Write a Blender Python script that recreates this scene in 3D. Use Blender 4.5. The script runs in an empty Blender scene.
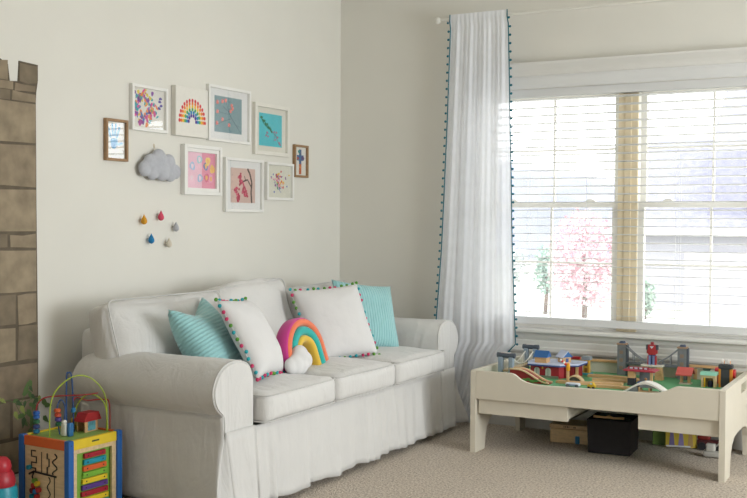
import bpy, bmesh, math, random
from mathutils import Vector, Matrix, noise
PI = math.pi
random.seed(7)
scene = bpy.context.scene
col = scene.collection

# ------------------------------------------------------------------ camera
YAW, PITCH, ROLL, FPX = -0.5001, -0.0258, 0.0062, 1045.98
cam = bpy.data.cameras.new('camera'); camo = bpy.data.objects.new('camera', cam); col.objects.link(camo)
f = Vector((math.sin(YAW)*math.cos(PITCH), math.cos(YAW)*math.cos(PITCH), math.sin(PITCH)))
r = Vector((math.cos(YAW), -math.sin(YAW), 0)); u = r.cross(f)
r2 = r*math.cos(ROLL) + u*math.sin(ROLL); u2 = -r*math.sin(ROLL) + u*math.cos(ROLL)
camo.matrix_world = Matrix(((r2.x, u2.x, -f.x, 3.2222), (r2.y, u2.y, -f.y, -5.4394), (r2.z, u2.z, -f.z, 1.1293), (0, 0, 0, 1)))
cam.sensor_width = 36; cam.lens = FPX*36/747; cam.clip_start = .05; cam.clip_end = 200
scene.camera = camo

# ------------------------------------------------------------------ light
w = bpy.data.worlds.new('sky'); scene.world = w; w.use_nodes = True
bg = w.node_tree.nodes['Background']; bg.inputs[0].default_value = (.94, .97, 1, 1); bg.inputs[1].default_value = 5.0
def area(name, loc, rot, sx, sy, power, colr=(1, 1, 1), portal=False):
    l = bpy.data.lights.new(name, 'AREA'); l.shape = 'RECTANGLE'; l.size = sx; l.size_y = sy; l.energy = power; l.color = colr
    o = bpy.data.objects.new(name, l); o.location = loc; o.rotation_euler = rot; col.objects.link(o)
    if portal: l.cycles.is_portal = True
    return o
area('window_portal', (1.735, .22, 1.21), (-PI/2, 0, 0), 1.8, 1.4, 1, portal=True)      # sky seen through the back windows, facing into the room
area('side_window_daylight', (5.25, -1.95, 1.25), (0, PI/2, 0), 1.4, 1.9, 112, (.91, .965, 1))
area('rear_fill', (2.4, -6.35, 1.6), (PI/2, 0, 0), 2.6, 1.5, 3, (.97, .985, 1))  # weak unseen fill added behind the camera; the front wall is solid
sun = bpy.data.lights.new('sun', 'SUN'); sun.energy = .6; sun.angle = .02
suno = bpy.data.objects.new('sun', sun); suno.rotation_euler = (math.radians(42), math.radians(-12), 0); col.objects.link(suno)
scene.view_settings.view_transform = 'Standard'; scene.view_settings.look = 'None'
scene.view_settings.exposure = 0.0; scene.view_settings.gamma = 1; scene.view_settings.use_curve_mapping = False

# ------------------------------------------------------------------ materials
def lin(h):
    h = h.lstrip('#'); c = [int(h[i:i+2], 16)/255 for i in (0, 2, 4)]
    return tuple(x/12.92 if x <= .04045 else ((x+.055)/1.055)**2.4 for x in c)
_mats = {}
def mat(name, hx, rough=.6, var=.06, vscale=8, bump=0, bscale=60, sheen=0, metal=0, detail=3, bdist=.002):
    if name in _mats: return _mats[name]
    m = bpy.data.materials.new(name); m.use_nodes = True; nt = m.node_tree; n = nt.nodes; b = n['Principled BSDF']
    c = lin(hx)
    b.inputs['Roughness'].default_value = rough; b.inputs['Metallic'].default_value = metal
    if sheen: b.inputs['Sheen Weight'].default_value = sheen
    tc = n.new('ShaderNodeTexCoord'); no = n.new('ShaderNodeTexNoise'); no.inputs['Scale'].default_value = vscale; no.inputs['Detail'].default_value = detail
    nt.links.new(tc.outputs['Object'], no.inputs['Vector'])
    rp = n.new('ShaderNodeValToRGB'); rp.color_ramp.elements[0].position = .3; rp.color_ramp.elements[1].position = .7
    rp.color_ramp.elements[0].color = tuple(x*(1-var) for x in c)+(1,); rp.color_ramp.elements[1].color = tuple(min(1, x*(1+var)) for x in c)+(1,)
    nt.links.new(no.outputs['Fac'], rp.inputs['Fac']); nt.links.new(rp.outputs['Color'], b.inputs['Base Color'])
    if bump:
        n2 = n.new('ShaderNodeTexNoise'); n2.inputs['Scale'].default_value = bscale; n2.inputs['Detail'].default_value = 3
        bp = n.new('ShaderNodeBump'); bp.inputs['Strength'].default_value = bump; bp.inputs['Distance'].default_value = bdist
        nt.links.new(tc.outputs['Object'], n2.inputs['Vector']); nt.links.new(n2.outputs['Fac'], bp.inputs['Height']); nt.links.new(bp.outputs['Normal'], b.inputs['Normal'])
    _mats[name] = m; return m
def wood(name, hx, rough=.5):
    if name in _mats: return _mats[name]
    m = mat(name, hx, rough, .12, 6); n = m.node_tree.nodes
    mp = n.new('ShaderNodeMapping'); mp.inputs['Scale'].default_value = (3, 18, 18)
    no = next(x for x in n if x.type == 'TEX_NOISE'); tc = next(x for x in n if x.type == 'TEX_COORD')
    m.node_tree.links.new(tc.outputs['Object'], mp.inputs['Vector']); m.node_tree.links.new(mp.outputs['Vector'], no.inputs['Vector'])
    return m
def carpet():
    m = bpy.data.materials.new('carpet'); m.use_nodes = True; nt = m.node_tree; n = nt.nodes; b = n['Principled BSDF']; b.inputs['Roughness'].default_value = .95
    b.inputs['Sheen Weight'].default_value = .25
    tc = n.new('ShaderNodeTexCoord')
    a = n.new('ShaderNodeTexNoise'); a.inputs['Scale'].default_value = 100; a.inputs['Detail'].default_value = 4; a.inputs['Roughness'].default_value = .7
    c = n.new('ShaderNodeTexNoise'); c.inputs['Scale'].default_value = 5; c.inputs['Detail'].default_value = 3
    v = n.new('ShaderNodeTexVoronoi'); v.inputs['Scale'].default_value = 160
    for x in (a, c, v): nt.links.new(tc.outputs['Object'], x.inputs['Vector'])
    rp = n.new('ShaderNodeValToRGB'); e = rp.color_ramp.elements; e[0].position = .37; e[1].position = .63
    e[0].color = lin('a58d76')+(1,); e[1].color = lin('fff3e2')+(1,)
    e2 = e.new(.5); e2.color = lin('e6d4bf')+(1,)
    mx = n.new('ShaderNodeMix'); mx.data_type = 'RGBA'; mx.blend_type = 'MULTIPLY'; mx.inputs[0].default_value = .12
    nt.links.new(a.outputs['Fac'], rp.inputs['Fac']); nt.links.new(rp.outputs['Color'], mx.inputs[6]); nt.links.new(c.outputs['Fac'], mx.inputs[7])
    nt.links.new(mx.outputs[2], b.inputs['Base Color'])
    bp = n.new('ShaderNodeBump'); bp.inputs['Strength'].default_value = .9; bp.inputs['Distance'].default_value = .012
    ad = n.new('ShaderNodeMath'); ad.operation = 'ADD'
    nt.links.new(a.outputs['Fac'], ad.inputs[0]); nt.links.new(v.outputs['Distance'], ad.inputs[1]); nt.links.new(ad.outputs[0], bp.inputs['Height']); nt.links.new(bp.outputs['Normal'], b.inputs['Normal'])
    return m
def glass(name, fac=.06, tint=(1, 1, 1), veil=0):
    m = bpy.data.materials.new(name); m.use_nodes = True; nt = m.node_tree; n = nt.nodes
    n.remove(n['Principled BSDF']); t = n.new('ShaderNodeBsdfTransparent'); t.inputs[0].default_value = tint+(1,)
    g = n.new('ShaderNodeBsdfGlossy'); g.inputs['Roughness'].default_value = .02
    mx = n.new('ShaderNodeMixShader'); mx.inputs[0].default_value = fac
    nt.links.new(t.outputs[0], mx.inputs[1]); nt.links.new(g.outputs[0], mx.inputs[2]); res = mx
    if veil:                                   # milky translucence built into the pane stands in for veiling glare
        d = n.new('ShaderNodeBsdfTranslucent'); d.inputs[0].default_value = (.9, .9, .92, 1); m2 = n.new('ShaderNodeMixShader'); m2.inputs[0].default_value = veil
        nt.links.new(mx.outputs[0], m2.inputs[1]); nt.links.new(d.outputs[0], m2.inputs[2]); res = m2
    nt.links.new(res.outputs[0], n['Material Output'].inputs[0])
    return m
def sheer(name, hx, opacity):
    m = bpy.data.materials.new(name); m.use_nodes = True; nt = m.node_tree; n = nt.nodes
    n.remove(n['Principled BSDF']); c = lin(hx)+(1,)
    t = n.new('ShaderNodeBsdfTransparent'); d = n.new('ShaderNodeBsdfDiffuse'); d.inputs[0].default_value = c
    tr = n.new('ShaderNodeBsdfTranslucent'); tr.inputs[0].default_value = c
    m1 = n.new('ShaderNodeMixShader'); m1.inputs[0].default_value = .35; m2 = n.new('ShaderNodeMixShader')
    tc = n.new('ShaderNodeTexCoord'); no = n.new('ShaderNodeTexNoise'); no.inputs['Scale'].default_value = 14
    mr = n.new('ShaderNodeMapRange'); mr.inputs['To Min'].default_value = opacity-.06; mr.inputs['To Max'].default_value = opacity+.06
    nt.links.new(tc.outputs['Object'], no.inputs['Vector']); nt.links.new(no.outputs['Fac'], mr.inputs['Value']); nt.links.new(mr.outputs[0], m2.inputs[0])
    nt.links.new(d.outputs[0], m1.inputs[1]); nt.links.new(tr.outputs[0], m1.inputs[2])
    nt.links.new(t.outputs[0], m2.inputs[1]); nt.links.new(m1.outputs[0], m2.inputs[2]); nt.links.new(m2.outputs[0], n['Material Output'].inputs[0])
    return m
def corduroy(name, hx, axis=0):
    m = mat(name, hx, .85, .05, 9, sheen=.4); nt = m.node_tree; n = nt.nodes; b = n['Principled BSDF']
    tc = next(x for x in n if x.type == 'TEX_COORD')
    wv = n.new('ShaderNodeTexWave'); wv.wave_type = 'BANDS'; wv.bands_direction = 'XYZ'[axis]; wv.inputs['Scale'].default_value = 20; wv.inputs['Distortion'].default_value = .2
    wv.inputs['Detail'].default_value = 1
    bp = n.new('ShaderNodeBump'); bp.inputs['Strength'].default_value = .7; bp.inputs['Distance'].default_value = .004
    nt.links.new(tc.outputs['Object'], wv.inputs['Vector']); nt.links.new(wv.outputs['Fac'], bp.inputs['Height']); nt.links.new(bp.outputs['Normal'], b.inputs['Normal'])
    return m

PAINT = mat('wall_paint', 'e2dfd6', .75, .015, 3, .05, 180)
TRIM = mat('trim_white', 'dfddd8', .45, .02, 5)
CEIL = mat('ceiling_white', 'efece4', .8, .02, 5)
SASH = mat('sash_cream', 'ebe8e0', .45, .03, 6)
MULL = mat('mullion_tan', 'efdfbe', .5, .04, 6)
BLIND = mat('blind_white', 'dfdfde', .5, .02, 6)
COTTON = mat('sofa_cotton', 'd9d7d4', .9, .02, 6, .3, 22, .25, bdist=.005)
def wrinkles(m):                     # soft creases of a loose cotton cover, layered over the weave
    nt = m.node_tree; n = nt.nodes; b = n['Principled BSDF']; tc = next(x for x in n if x.type == 'TEX_COORD'); b0 = next(x for x in n if x.type == 'BUMP')
    mp = n.new('ShaderNodeMapping'); mp.inputs['Scale'].default_value = (9, 9, 3.2); nz = n.new('ShaderNodeTexNoise'); nz.inputs['Scale'].default_value = 1; nz.inputs['Detail'].default_value = 5; nz.inputs['Distortion'].default_value = 1.6
    b1 = n.new('ShaderNodeBump'); b1.inputs['Strength'].default_value = .6; b1.inputs['Distance'].default_value = .015
    nt.links.new(tc.outputs['Object'], mp.inputs['Vector']); nt.links.new(mp.outputs[0], nz.inputs['Vector']); nt.links.new(nz.outputs['Fac'], b1.inputs['Height'])
    nt.links.new(b0.outputs['Normal'], b1.inputs['Normal']); nt.links.new(b1.outputs['Normal'], b.inputs['Normal'])
wrinkles(COTTON)
PIPE = mat('sofa_piping', 'd0cecb', .9, .02, 10)
TABLE = mat('cream_board', 'd6cebd', .5, .025, 7)
def C(hx, rough=.5, **k): return mat('paint_'+hx, hx, rough, .04, 25, **k)
MAPLE = wood('maple', 'd2a878'); OAK = wood('oak_frame', '9c7a56'); BIRCH = wood('birch', 'd9bd92'); FRAMEW = mat('frame_white', 'eceae5', .4, .02, 9)

# ------------------------------------------------------------------ mesh builder
W = {}
class MB:
    def __init__(s, M=None): s.v = []; s.f = []; s.k = []; s.M = M or Matrix(); s.mi = 0
    def add(s, vs, fs):
        o = len(s.v); s.v += [s.M @ Vector(p) for p in vs]; s.f += [tuple(i+o for i in q) for q in fs]; s.k += [s.mi]*len(fs); return s
    def box(s, a, b, M=None):
        x0, y0, z0 = a; x1, y1, z1 = b
        vs = [(x, y, z) for x in (x0, x1) for y in (y0, y1) for z in (z0, z1)]
        if M: vs = [M @ Vector(p) for p in vs]
        return s.add(vs, [(0, 1, 3, 2), (4, 6, 7, 5), (0, 4, 5, 1), (2, 3, 7, 6), (0, 2, 6, 4), (1, 5, 7, 3)])
    def cbox(s, c, d, M=None):
        return s.box([c[i]-d[i]/2 for i in range(3)], [c[i]+d[i]/2 for i in range(3)], M)
    def prism(s, pts, axis, a, b):           # closed outline (2-D) pushed along an axis from a to b
        n = len(pts)
        def P(p, t): return {'x': (t, p[0], p[1]), 'y': (p[0], t, p[1]), 'z': (p[0], p[1], t)}[axis]
        vs = [P(p, a) for p in pts]+[P(p, b) for p in pts]
        return s.add(vs, [tuple(range(n)), tuple(range(2*n-1, n-1, -1))]+[(i, (i+1) % n, n+(i+1) % n, n+i) for i in range(n)])
    def tube(s, pts, rad, n=8, closed=False):
        pts = [Vector(p) for p in pts]; N = len(pts); rs = rad if isinstance(rad, (list, tuple)) else [rad]*N
        vs = []; fs = []; up = None
        for i, p in enumerate(pts):
            a = pts[(i-1) % N] if closed or i > 0 else p; b = pts[(i+1) % N] if closed or i < N-1 else p
            t = (b-a).normalized() if (b-a).length > 1e-9 else Vector((0, 0, 1))
            if up is None: up = t.orthogonal().normalized()
            up = (up - t*up.dot(t)); up = up.normalized() if up.length > 1e-6 else t.orthogonal().normalized()
            sd = t.cross(up)
            for j in range(n):
                q = 2*PI*j/n; vs.append(p+(up*math.cos(q)+sd*math.sin(q))*rs[i])
        for i in range(N if closed else N-1):
            for j in range(n):
                a0 = i*n+j; a1 = i*n+(j+1) % n; i2 = (i+1) % N; fs.append((a0, a1, i2*n+(j+1) % n, i2*n+j))
        if not closed: fs += [tuple(range(n-1, -1, -1)), tuple(range((N-1)*n, N*n))]
        return s.add(vs, fs)
    def cyl(s, a, b, r, n=14, r2=None): return s.tube([a, b], [r, r if r2 is None else r2], n)
    def lathe(s, prof, c=(0, 0, 0), n=20):   # prof: (radius, z)
        vs = []; fs = []
        for (rr, z) in prof:
            for j in range(n): vs.append((c[0]+rr*math.cos(2*PI*j/n), c[1]+rr*math.sin(2*PI*j/n), c[2]+z))
        for i in range(len(prof)-1):
            for j in range(n): fs.append((i*n+j, i*n+(j+1) % n, (i+1)*n+(j+1) % n, (i+1)*n+j))
        fs += [tuple(range(n-1, -1, -1)), tuple(range((len(prof)-1)*n, len(prof)*n))]
        return s.add(vs, fs)
    def ball(s, c, r, n=10, sc=(1, 1, 1), M=None):
        vs = []; fs = []; m = n
        for i in range(1, n):
            t = PI*i/n
            for j in range(m):
                q = 2*PI*j/m; p = Vector((math.sin(t)*math.cos(q)*sc[0], math.sin(t)*math.sin(q)*sc[1], math.cos(t)*sc[2]))*r
                vs.append((M @ p if M else p)+Vector(c))
        for e in (1, -1):
            p = Vector((0, 0, e*r*sc[2])); vs.append((M @ p if M else p)+Vector(c))
        T, B = len(vs)-2, len(vs)-1
        for i in range(n-2):
            for j in range(m): fs.append((i*m+j, i*m+(j+1) % m, (i+1)*m+(j+1) % m, (i+1)*m+j))
        for j in range(m): fs.append((T, j, (j+1) % m)[::-1]); fs.append((B, (n-2)*m+j, (n-2)*m+(j+1) % m))
        return s.add(vs, fs)
    def grid(s, fn, nu, nv, cu=False):
        vs = [fn(i/nu, j/nv) for i in range(nu+1) for j in range(nv+1)]
        return s.add(vs, [(i*(nv+1)+j, (i+1)*(nv+1)+j, (i+1)*(nv+1)+j+1, i*(nv+1)+j+1) for i in range(nu) for j in range(nv)])
    def rbox(s, half, rad, M, n=14, puff=(0, 0, 0), wr=0, seed=0, shape=None):    # soft box: rounded edges, swollen faces
        hx, hy, hz = half; idx = {}; vs = []; fs = []
        def key(p): return tuple(round(q, 5) for q in p)
        def vert(p):
            k = key(p)
            if k not in idx:
                q = Vector((p[0]*hx, p[1]*hy, p[2]*hz))
                cl = Vector([max(-h+rad, min(h-rad, q[i])) for i, h in enumerate(half)])
                d = q-cl; o = cl+(d.normalized()*rad if d.length > 1e-9 else d)
                e = [1-abs(c)**2.2 for c in p]
                o.x += math.copysign(1, p[0])*puff[0]*e[1]*e[2]*(abs(p[0]) > .5)*abs(p[0]); o.y += math.copysign(1, p[1])*puff[1]*e[0]*e[2]*abs(p[1]); o.z += math.copysign(1, p[2])*puff[2]*e[0]*e[1]*abs(p[2])
                if shape: o = Vector(shape(o, p))
                if wr: o += Vector([noise.noise(o*7+Vector((seed, i*9.1, 3))) for i in range(3)])*wr
                idx[k] = len(vs); vs.append(M @ o)
            return idx[k]
        L = [-math.cos(PI*i/n)*.35+(-1+2*i/n)*.65 for i in range(n+1)]
        for ax in range(3):
            for sg in (-1, 1):
                for i in range(n):
                    for j in range(n):
                        q = []
                        for (a, b) in ((i, j), (i+1, j), (i+1, j+1), (i, j+1)):
                            p = [0, 0, 0]; p[ax] = sg; p[(ax+1) % 3] = L[a]; p[(ax+2) % 3] = L[b]; q.append(vert(p))
                        fs.append(tuple(q if sg > 0 else q[::-1]))
        return s.add(vs, fs)
    def build(s, name, mats, parent=None, smooth=None, bevel=0, origin=None, sub=0, normals=True, solid=0):
        WP = W[parent] if parent else Matrix.Translation(Vector(origin)) if origin else Matrix()
        inv = WP.inverted()
        me = bpy.data.meshes.new(name); me.from_pydata([tuple(inv @ v) for v in s.v], [], s.f)
        for m in (mats if isinstance(mats, (list, tuple)) else [mats]): me.materials.append(m)
        for p, k in zip(me.polygons, s.k): p.material_index = k
        if normals:
            bm = bmesh.new(); bm.from_mesh(me); bmesh.ops.recalc_face_normals(bm, faces=bm.faces); bm.to_mesh(me); bm.free()
        if smooth:
            for p in me.polygons: p.use_smooth = True
            if smooth is not True: me.set_sharp_from_angle(angle=math.radians(smooth))
        o = bpy.data.objects.new(name, me); col.objects.link(o)
        if parent: o.parent = parent
        elif origin: o.location = origin
        W[o] = WP
        if solid:
            md = o.modifiers.new('thick', 'SOLIDIFY'); md.thickness = solid; md.offset = 0
        if bevel:
            md = o.modifiers.new('bevel', 'BEVEL'); md.width = bevel; md.segments = 2; md.limit_method = 'ANGLE'; md.angle_limit = math.radians(40)
        if sub:
            md = o.modifiers.new('sub', 'SUBSURF'); md.levels = sub; md.render_levels = sub
        return o
def tag(o, label, cat, group=None, kind=None):
    o['label'] = label; o['category'] = cat
    if group: o['group'] = group
    if kind: o['kind'] = kind
    return o
def thing(name, label, cat, loc, rotz=0, group=None):
    o = bpy.data.objects.new(name, None); col.objects.link(o); o.empty_display_size = .05
    o.location = loc; o.rotation_euler = (0, 0, rotz); W[o] = Matrix.Translation(Vector(loc)) @ Matrix.Rotation(rotz, 4, 'Z')
    return tag(o, label, cat, group)
def struct(o): o['kind'] = 'structure'; return o
def lerp(a, b, t): return a+(b-a)*t
def arc(cx, cy, r, a0, a1, n): return [(cx+r*math.cos(a0+(a1-a0)*i/n), cy+r*math.sin(a0+(a1-a0)*i/n)) for i in range(n+1)]
def spline(pts, per=6, closed=False):
    P = [Vector(p) for p in pts]; N = len(P); out = []
    for i in range(N if closed else N-1):
        p0 = P[(i-1) % N] if closed or i else P[0]; p1 = P[i]; p2 = P[(i+1) % N]; p3 = P[(i+2) % N] if closed or i < N-2 else P[-1]
        for k in range(per):
            t = k/per; out.append(.5*((2*p1)+(p2-p0)*t+(2*p0-5*p1+4*p2-p3)*t*t+(3*p1-p0-3*p2+p3)*t**3))
    if not closed: out.append(P[-1])
    return out

# ------------------------------------------------------------------ room shell
YB = .03
X0, X1, Y0, ZC = 0, 5.4, -6.45, 2.75
WX0, WX1, WZ0, WZ1 = .915, 2.558, .55, 1.87      # the window opening
m = MB().box((-.2, Y0-.2, -.15), (X1+.2, YB+.25, 0)); struct(m.build('floor', carpet()))
m = MB().box((-.2, Y0-.2, ZC), (X1+.2, YB+.25, ZC+.15)); struct(m.build('ceiling', CEIL))
m = MB().box((-.2, Y0-.2, 0), (0, YB+.25, ZC)); struct(m.build('wall_left', PAINT))
m = MB().box((X1, Y0-.2, 0), (X1+.2, YB+.25, ZC)); struct(m.build('wall_right', PAINT))
m = MB().box((0, Y0-.2, 0), (X1, Y0, ZC)); struct(m.build('wall_front', PAINT))
m = MB()
m.box((0, YB, 0), (WX0, YB+.25, ZC)); m.box((WX1, YB, 0), (X1, YB+.25, ZC)); m.box((WX0, YB, 0), (WX1, YB+.25, WZ0)); m.box((WX0, YB, WZ1), (WX1, YB+.25, ZC))
struct(m.build('wall_back', PAINT))
BB = [(0, 0), (.016, 0), (.016, .085), (.012, .1), (.007, .108), (.006, .118), (0, .12)]
m = MB().prism([(p[0], p[1]) for p in BB], 'y', Y0, YB); struct(m.build('baseboard_left', TRIM))
m = MB().prism([(YB-p[0], p[1]) for p in BB], 'x', 0, X1); struct(m.build('baseboard_back', TRIM))
# casing: head crown, jamb casings, stool and apron
m = MB().prism([(YB, 1.862), (YB-.022, 1.862), (YB-.022, 1.925), (YB-.03, 1.935), (YB-.03, 1.95), (YB-.036, 1.965), (YB-.055, 1.99), (YB-.06, 2.003), (YB, 2.008)], 'x', .82, 2.655)
m.box((.84, YB-.02, .55), (WX0, YB, 1.862)); m.box((WX1, YB-.02, .55), (2.635, YB, 1.862))
struct(m.build('trim_1', TRIM, bevel=.002))
m = MB().prism([(YB+.1, .528), (YB-.05, .528), (YB-.058, .534), (YB-.058, .546), (YB-.05, .552), (YB+.1, .552)], 'x', .79, 2.68)
m.prism([(YB, .528), (YB-.028, .528), (YB-.024, .505), (YB-.014, .488), (YB-.02, .482), (YB-.02, .455), (YB-.026, .447), (YB-.026, .43), (YB-.018, .418), (YB, .41)], 'x', .84, 2.635)
struct(m.build('trim_2', TRIM, bevel=.0015))
m = MB()
m.box((1.683, YB+.062, .552), (1.790, YB+.2, WZ1)); m.box((1.718, YB+.056, .552), (1.755, YB+.07, WZ1)); struct(m.build('trim_3', MULL, bevel=.003))
PANE = glass('window_glass', .05, veil=.07)
for k, (a, b) in enumerate(((WX0, 1.701), (1.772, WX1))):
    m = MB(); y0, y1 = YB+.07, YB+.16
    m.box((a, y0, WZ0), (a+.02, y1, WZ1)); m.box((b-.02, y0, WZ0), (b, y1, WZ1)); m.box((a+.02, y0, WZ1-.02), (b-.02, y1, WZ1)); m.box((a+.02, y0, WZ0), (b-.02, y1, WZ0+.03))
    fr = struct(m.build('window_%d' % (k+1), SASH, bevel=.002))
    for nm, z0, z1, ya in (('lower_sash', .58, 1.245, YB+.075), ('upper_sash', 1.215, 1.85, YB+.115)):
        m = MB(); t = .03; a2, b2 = a+.02, b-.02
        m.box((a2, ya, z0), (a2+t, ya+.035, z1)); m.box((b2-t, ya, z0), (b2, ya+.035, z1)); m.box((a2+t, ya, z0), (b2-t, ya+.035, z0+.03)); m.box((a2+t, ya, z1-.03), (b2-t, ya+.035, z1))
        cx = (a2+b2)/2; cz = (z0+z1)/2
        m.box((cx-.006, ya+.009, z0+.03), (cx+.006, ya+.026, z1-.03)); m.box((a2+t, ya+.01, cz-.006), (cx-.006, ya+.025, cz+.006)); m.box((cx+.006, ya+.01, cz-.006), (b2-t, ya+.025, cz+.006))
        sh = m.build(nm, SASH, fr)
        MB().grid(lambda p, q: (lerp(a2+t, b2-t, p), ya+.0175, lerp(z0+.03, z1-.03, q)), 1, 1).build('pane', PANE, sh)
    for q in (.22, .78):
        x = a+(b-a)*q
        MB().prism([(x-.035, 1.245), (x+.035, 1.245), (x+.012, 1.262), (x-.012, 1.262)], 'y', YB+.08, YB+.105).build('sash_lock', SASH, fr, bevel=.002)

# window blind: one wide blind over both windows
t = thing('window_blind', 'wide white horizontal slat blind with open slats hanging over both windows', 'blind', (1.77, YB+.03, .56))
m = MB().prism([(YB-.03, 1.865), (YB-.034, 1.88), (YB-.034, 1.915), (YB-.028, 1.93), (YB+.0, 1.93), (YB+.0, 1.865)], 'x', .87, 2.605); m.build('valance', BLIND, t)
MB().box((.92, YB+.0, 1.82), (2.553, YB+.05, 1.862)).build('head_rail', BLIND, t)
m = MB(); z = .638
while z < 1.81:
    m.box((.922, -.023, -.0014), (2.551, .023, .0014), Matrix.Translation((0, YB+.028, z)) @ Matrix.Rotation(math.radians(-5), 4, 'X')); z += .0432
m.build('slats', BLIND, t)
MB().box((.922, YB+.006, .572), (2.551, YB+.05, .612)).build('bottom_rail', BLIND, t, bevel=.004)
m = MB()
for x in (1.2, 1.53, 2.02, 2.36):
    for dy in (.003, .053): m.cyl((x, YB+dy, .61), (x, YB+dy, 1.82), .0007, 5)
m.build('ladder_cords', BLIND, t)
for x in (1.535, 2.005):
    MB().tube([(x, YB-.006, 1.83), (x, YB-.006, .585)], .0009, 5).build('pull_cord', BLIND, t)

# curtain rod
t = thing('curtain_rod', 'thin white curtain rod with round end mounted above the window', 'curtain rod', (1.75, YB, 2.26))
RW = mat('rod_white', 'e6e3da', .35, .01, 5)
MB().cyl((.715, -.09, 2.261), (2.85, -.09, 2.256), .008, 14).build('rod', RW, t, smooth=40)
MB().ball((.702, -.09, 2.261), .019, 14).build('finial', RW, t, smooth=True); MB().ball((2.86, -.09, 2.256), .019, 14).build('finial', RW, t, smooth=True)
for x in (.745, 2.8):
    MB().box((x-.006, -.09, 2.248), (x+.006, YB, 2.258)).box((x-.012, YB-.006, 2.23), (x+.012, YB, 2.29)).build('bracket', RW, t, bevel=.001)

# sheer curtain with pom-pom trim
def edge(tab, z):
    for (z1, x1), (z0, x0) in zip(tab, tab[1:]):
        if z >= z0: return lerp(x0, x1, (z-z0)/(z1-z0))
    return tab[-1][1]
EL = [(2.285, .783), (1.70, .763), (.974, .733), (.578, .705), (.0, .68)]; ER = [(2.285, 1.119), (1.36, 1.145), (.98, 1.155), (.467, 1.18), (.40, 1.11), (0, .97)]
def curt(a, b):
    z = 2.285-2.27*b; amp = .005+.003*min(1, b*3)
    x = lerp(edge(EL, z), edge(ER, z), a)
    y = -.09+amp*math.sin(a*2*PI*4.4+.3*math.sin(b*3)+.5+1.2*math.sin(a*5))+.003*math.sin(a*2*PI*13+b*4)
    if z > 2.23: y = lerp(y, -.09-.012*(1 if int(a*60) % 2 else -1)*0-.0125, .85)
    return (x, y, z)
ct = thing('sheer_curtain', 'sheer white curtain panel edged with small teal pompoms beside the window', 'curtain', (.95, -.09, 0))
m = MB().grid(curt, 130, 60); m.build('curtain_panel', sheer('sheer_white', 'f8faff', .9), ct, smooth=True, normals=False)
TEAL = C('17697a', .8)
pomme = None
def pompoms(parent, pts, rad, mats):
    """separate pom-poms along an edge; they share one mesh per colour"""
    cache = {}
    for i, p in enumerate(pts):
        mm = random.choice(mats)
        if mm.name not in cache:
            b = MB()
            b.ball((0, 0, 0), rad, 8); b.v = [v*(1+.18*noise.noise(v*900)) for v in b.v]
            o = b.build('pom_pom', mm, None, smooth=True); cache[mm.name] = o.data
        else:
            o = bpy.data.objects.new('pom_pom', cache[mm.name]); col.objects.link(o)
        o.parent = parent; o.location = W[parent].inverted() @ Vector(p)
for a in (0, 1):
    m = MB(); pts = [Vector(curt(a, i/60)) for i in range(61)]
    m.tube([p+Vector((-.001 if a == 0 else .001, -.002, 0)) for p in pts], .0032, 6)
    tr = m.build('pom_pom_trim', TEAL, ct, smooth=True)
    zs = [i/50 for i in range(1, 50)]
    pompoms(tr, [Vector(curt(a, b))+Vector(((-.011 if a == 0 else .011), -.004, 0)) for b in zs], .0066, [TEAL])

# ------------------------------------------------------------------ wall: castle mural
t = thing('wall_mural', 'tan stone castle tower mural with painted ivy on the left wall', 'wall mural', (0, -2.7, .12))
STN = [mat('stone_%d' % i, h, .85, .22, 14, detail=6) for i, h in enumerate(('8f806a', '857662', '968770', '7c6f5c'))]
MORT = mat('mortar', '655a4b', .9, .15, 20)
out = [(-3.06, .12), (-2.378, .12), (-2.379, .6), (-2.386, 1.2), (-2.388, 1.6), (-2.386, 1.64), (-2.377, 1.69), (-2.377, 1.753), (-2.475, 1.757), (-2.481, 1.676), (-2.521, 1.672), (-2.53, 1.737), (-2.57, 1.754),
       (-2.66, 1.757), (-2.666, 1.676), (-2.706, 1.672), (-2.714, 1.752), (-2.85, 1.757), (-2.856, 1.676), (-2.9, 1.672), (-2.906, 1.752), (-3.06, 1.757)]
m = MB().prism(out, 'x', 0, .003)
rows = [(1.64, 1.668, [-2.5]), (1.60, 1.634, [-2.515, -2.8]), (1.434, 1.592, [-2.9]), (1.262, 1.426, [-2.72]), (1.084, 1.25, [-2.82]), (1.02, 1.07, [-2.53]), (.845, 1.01, [-2.66]), (.715, .832, [-2.49]), (.57, .703, [-2.49, -2.8]), (.42, .552, [-2.63]), (.27, .408, [-2.52, -2.9]), (.13, .258, [-2.7])]
k = 0
def stone(y0, y1, z0, z1):
    global k
    m.mi = 1+k % 4; k += 1
    def jx(): return random.uniform(-.004, .004)
    pts = [(y0+jx(), z0+jx()), ((y0+y1)/2, z0+jx()), (y1+jx()*.3, z0+jx()), (y1+jx()*.3, z1+jx()), ((y0+y1)/2, z1+jx()), (y0+jx(), z1+jx())]
    m.prism(pts, 'x', .003, .0042)
for z0, z1, js in rows:
    e = [-3.055]+sorted(js)+[-2.384 if z0 < .7 else -2.39]
    for a, b in zip(e, e[1:]): stone(a+.006, b-(.006 if b < -2.4 else 0), z0, z1)
for y0, y1 in ((-2.475, -2.38), (-2.655, -2.533), (-2.845, -2.716), (-3.05, -2.908)): stone(y0, y1, 1.676, 1.748)
pn = m.build('stone_panel', [MORT]+STN, t)
m = MB()
LN = [0]
def leaf(y, z, s, ang):
    LN[0] += 1; xo = .00002*LN[0]
    c, n = math.cos(ang), math.sin(ang)
    prof = [(0, 0), (.22, .24), (.5, .2), (1, 0), (.5, -.2), (.22, -.24)]
    m.prism([(y+s*(p[0]*c-p[1]*n), z+s*(p[0]*n+p[1]*c)) for p in prof], 'x', .0044+xo, .0052+xo)
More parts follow.
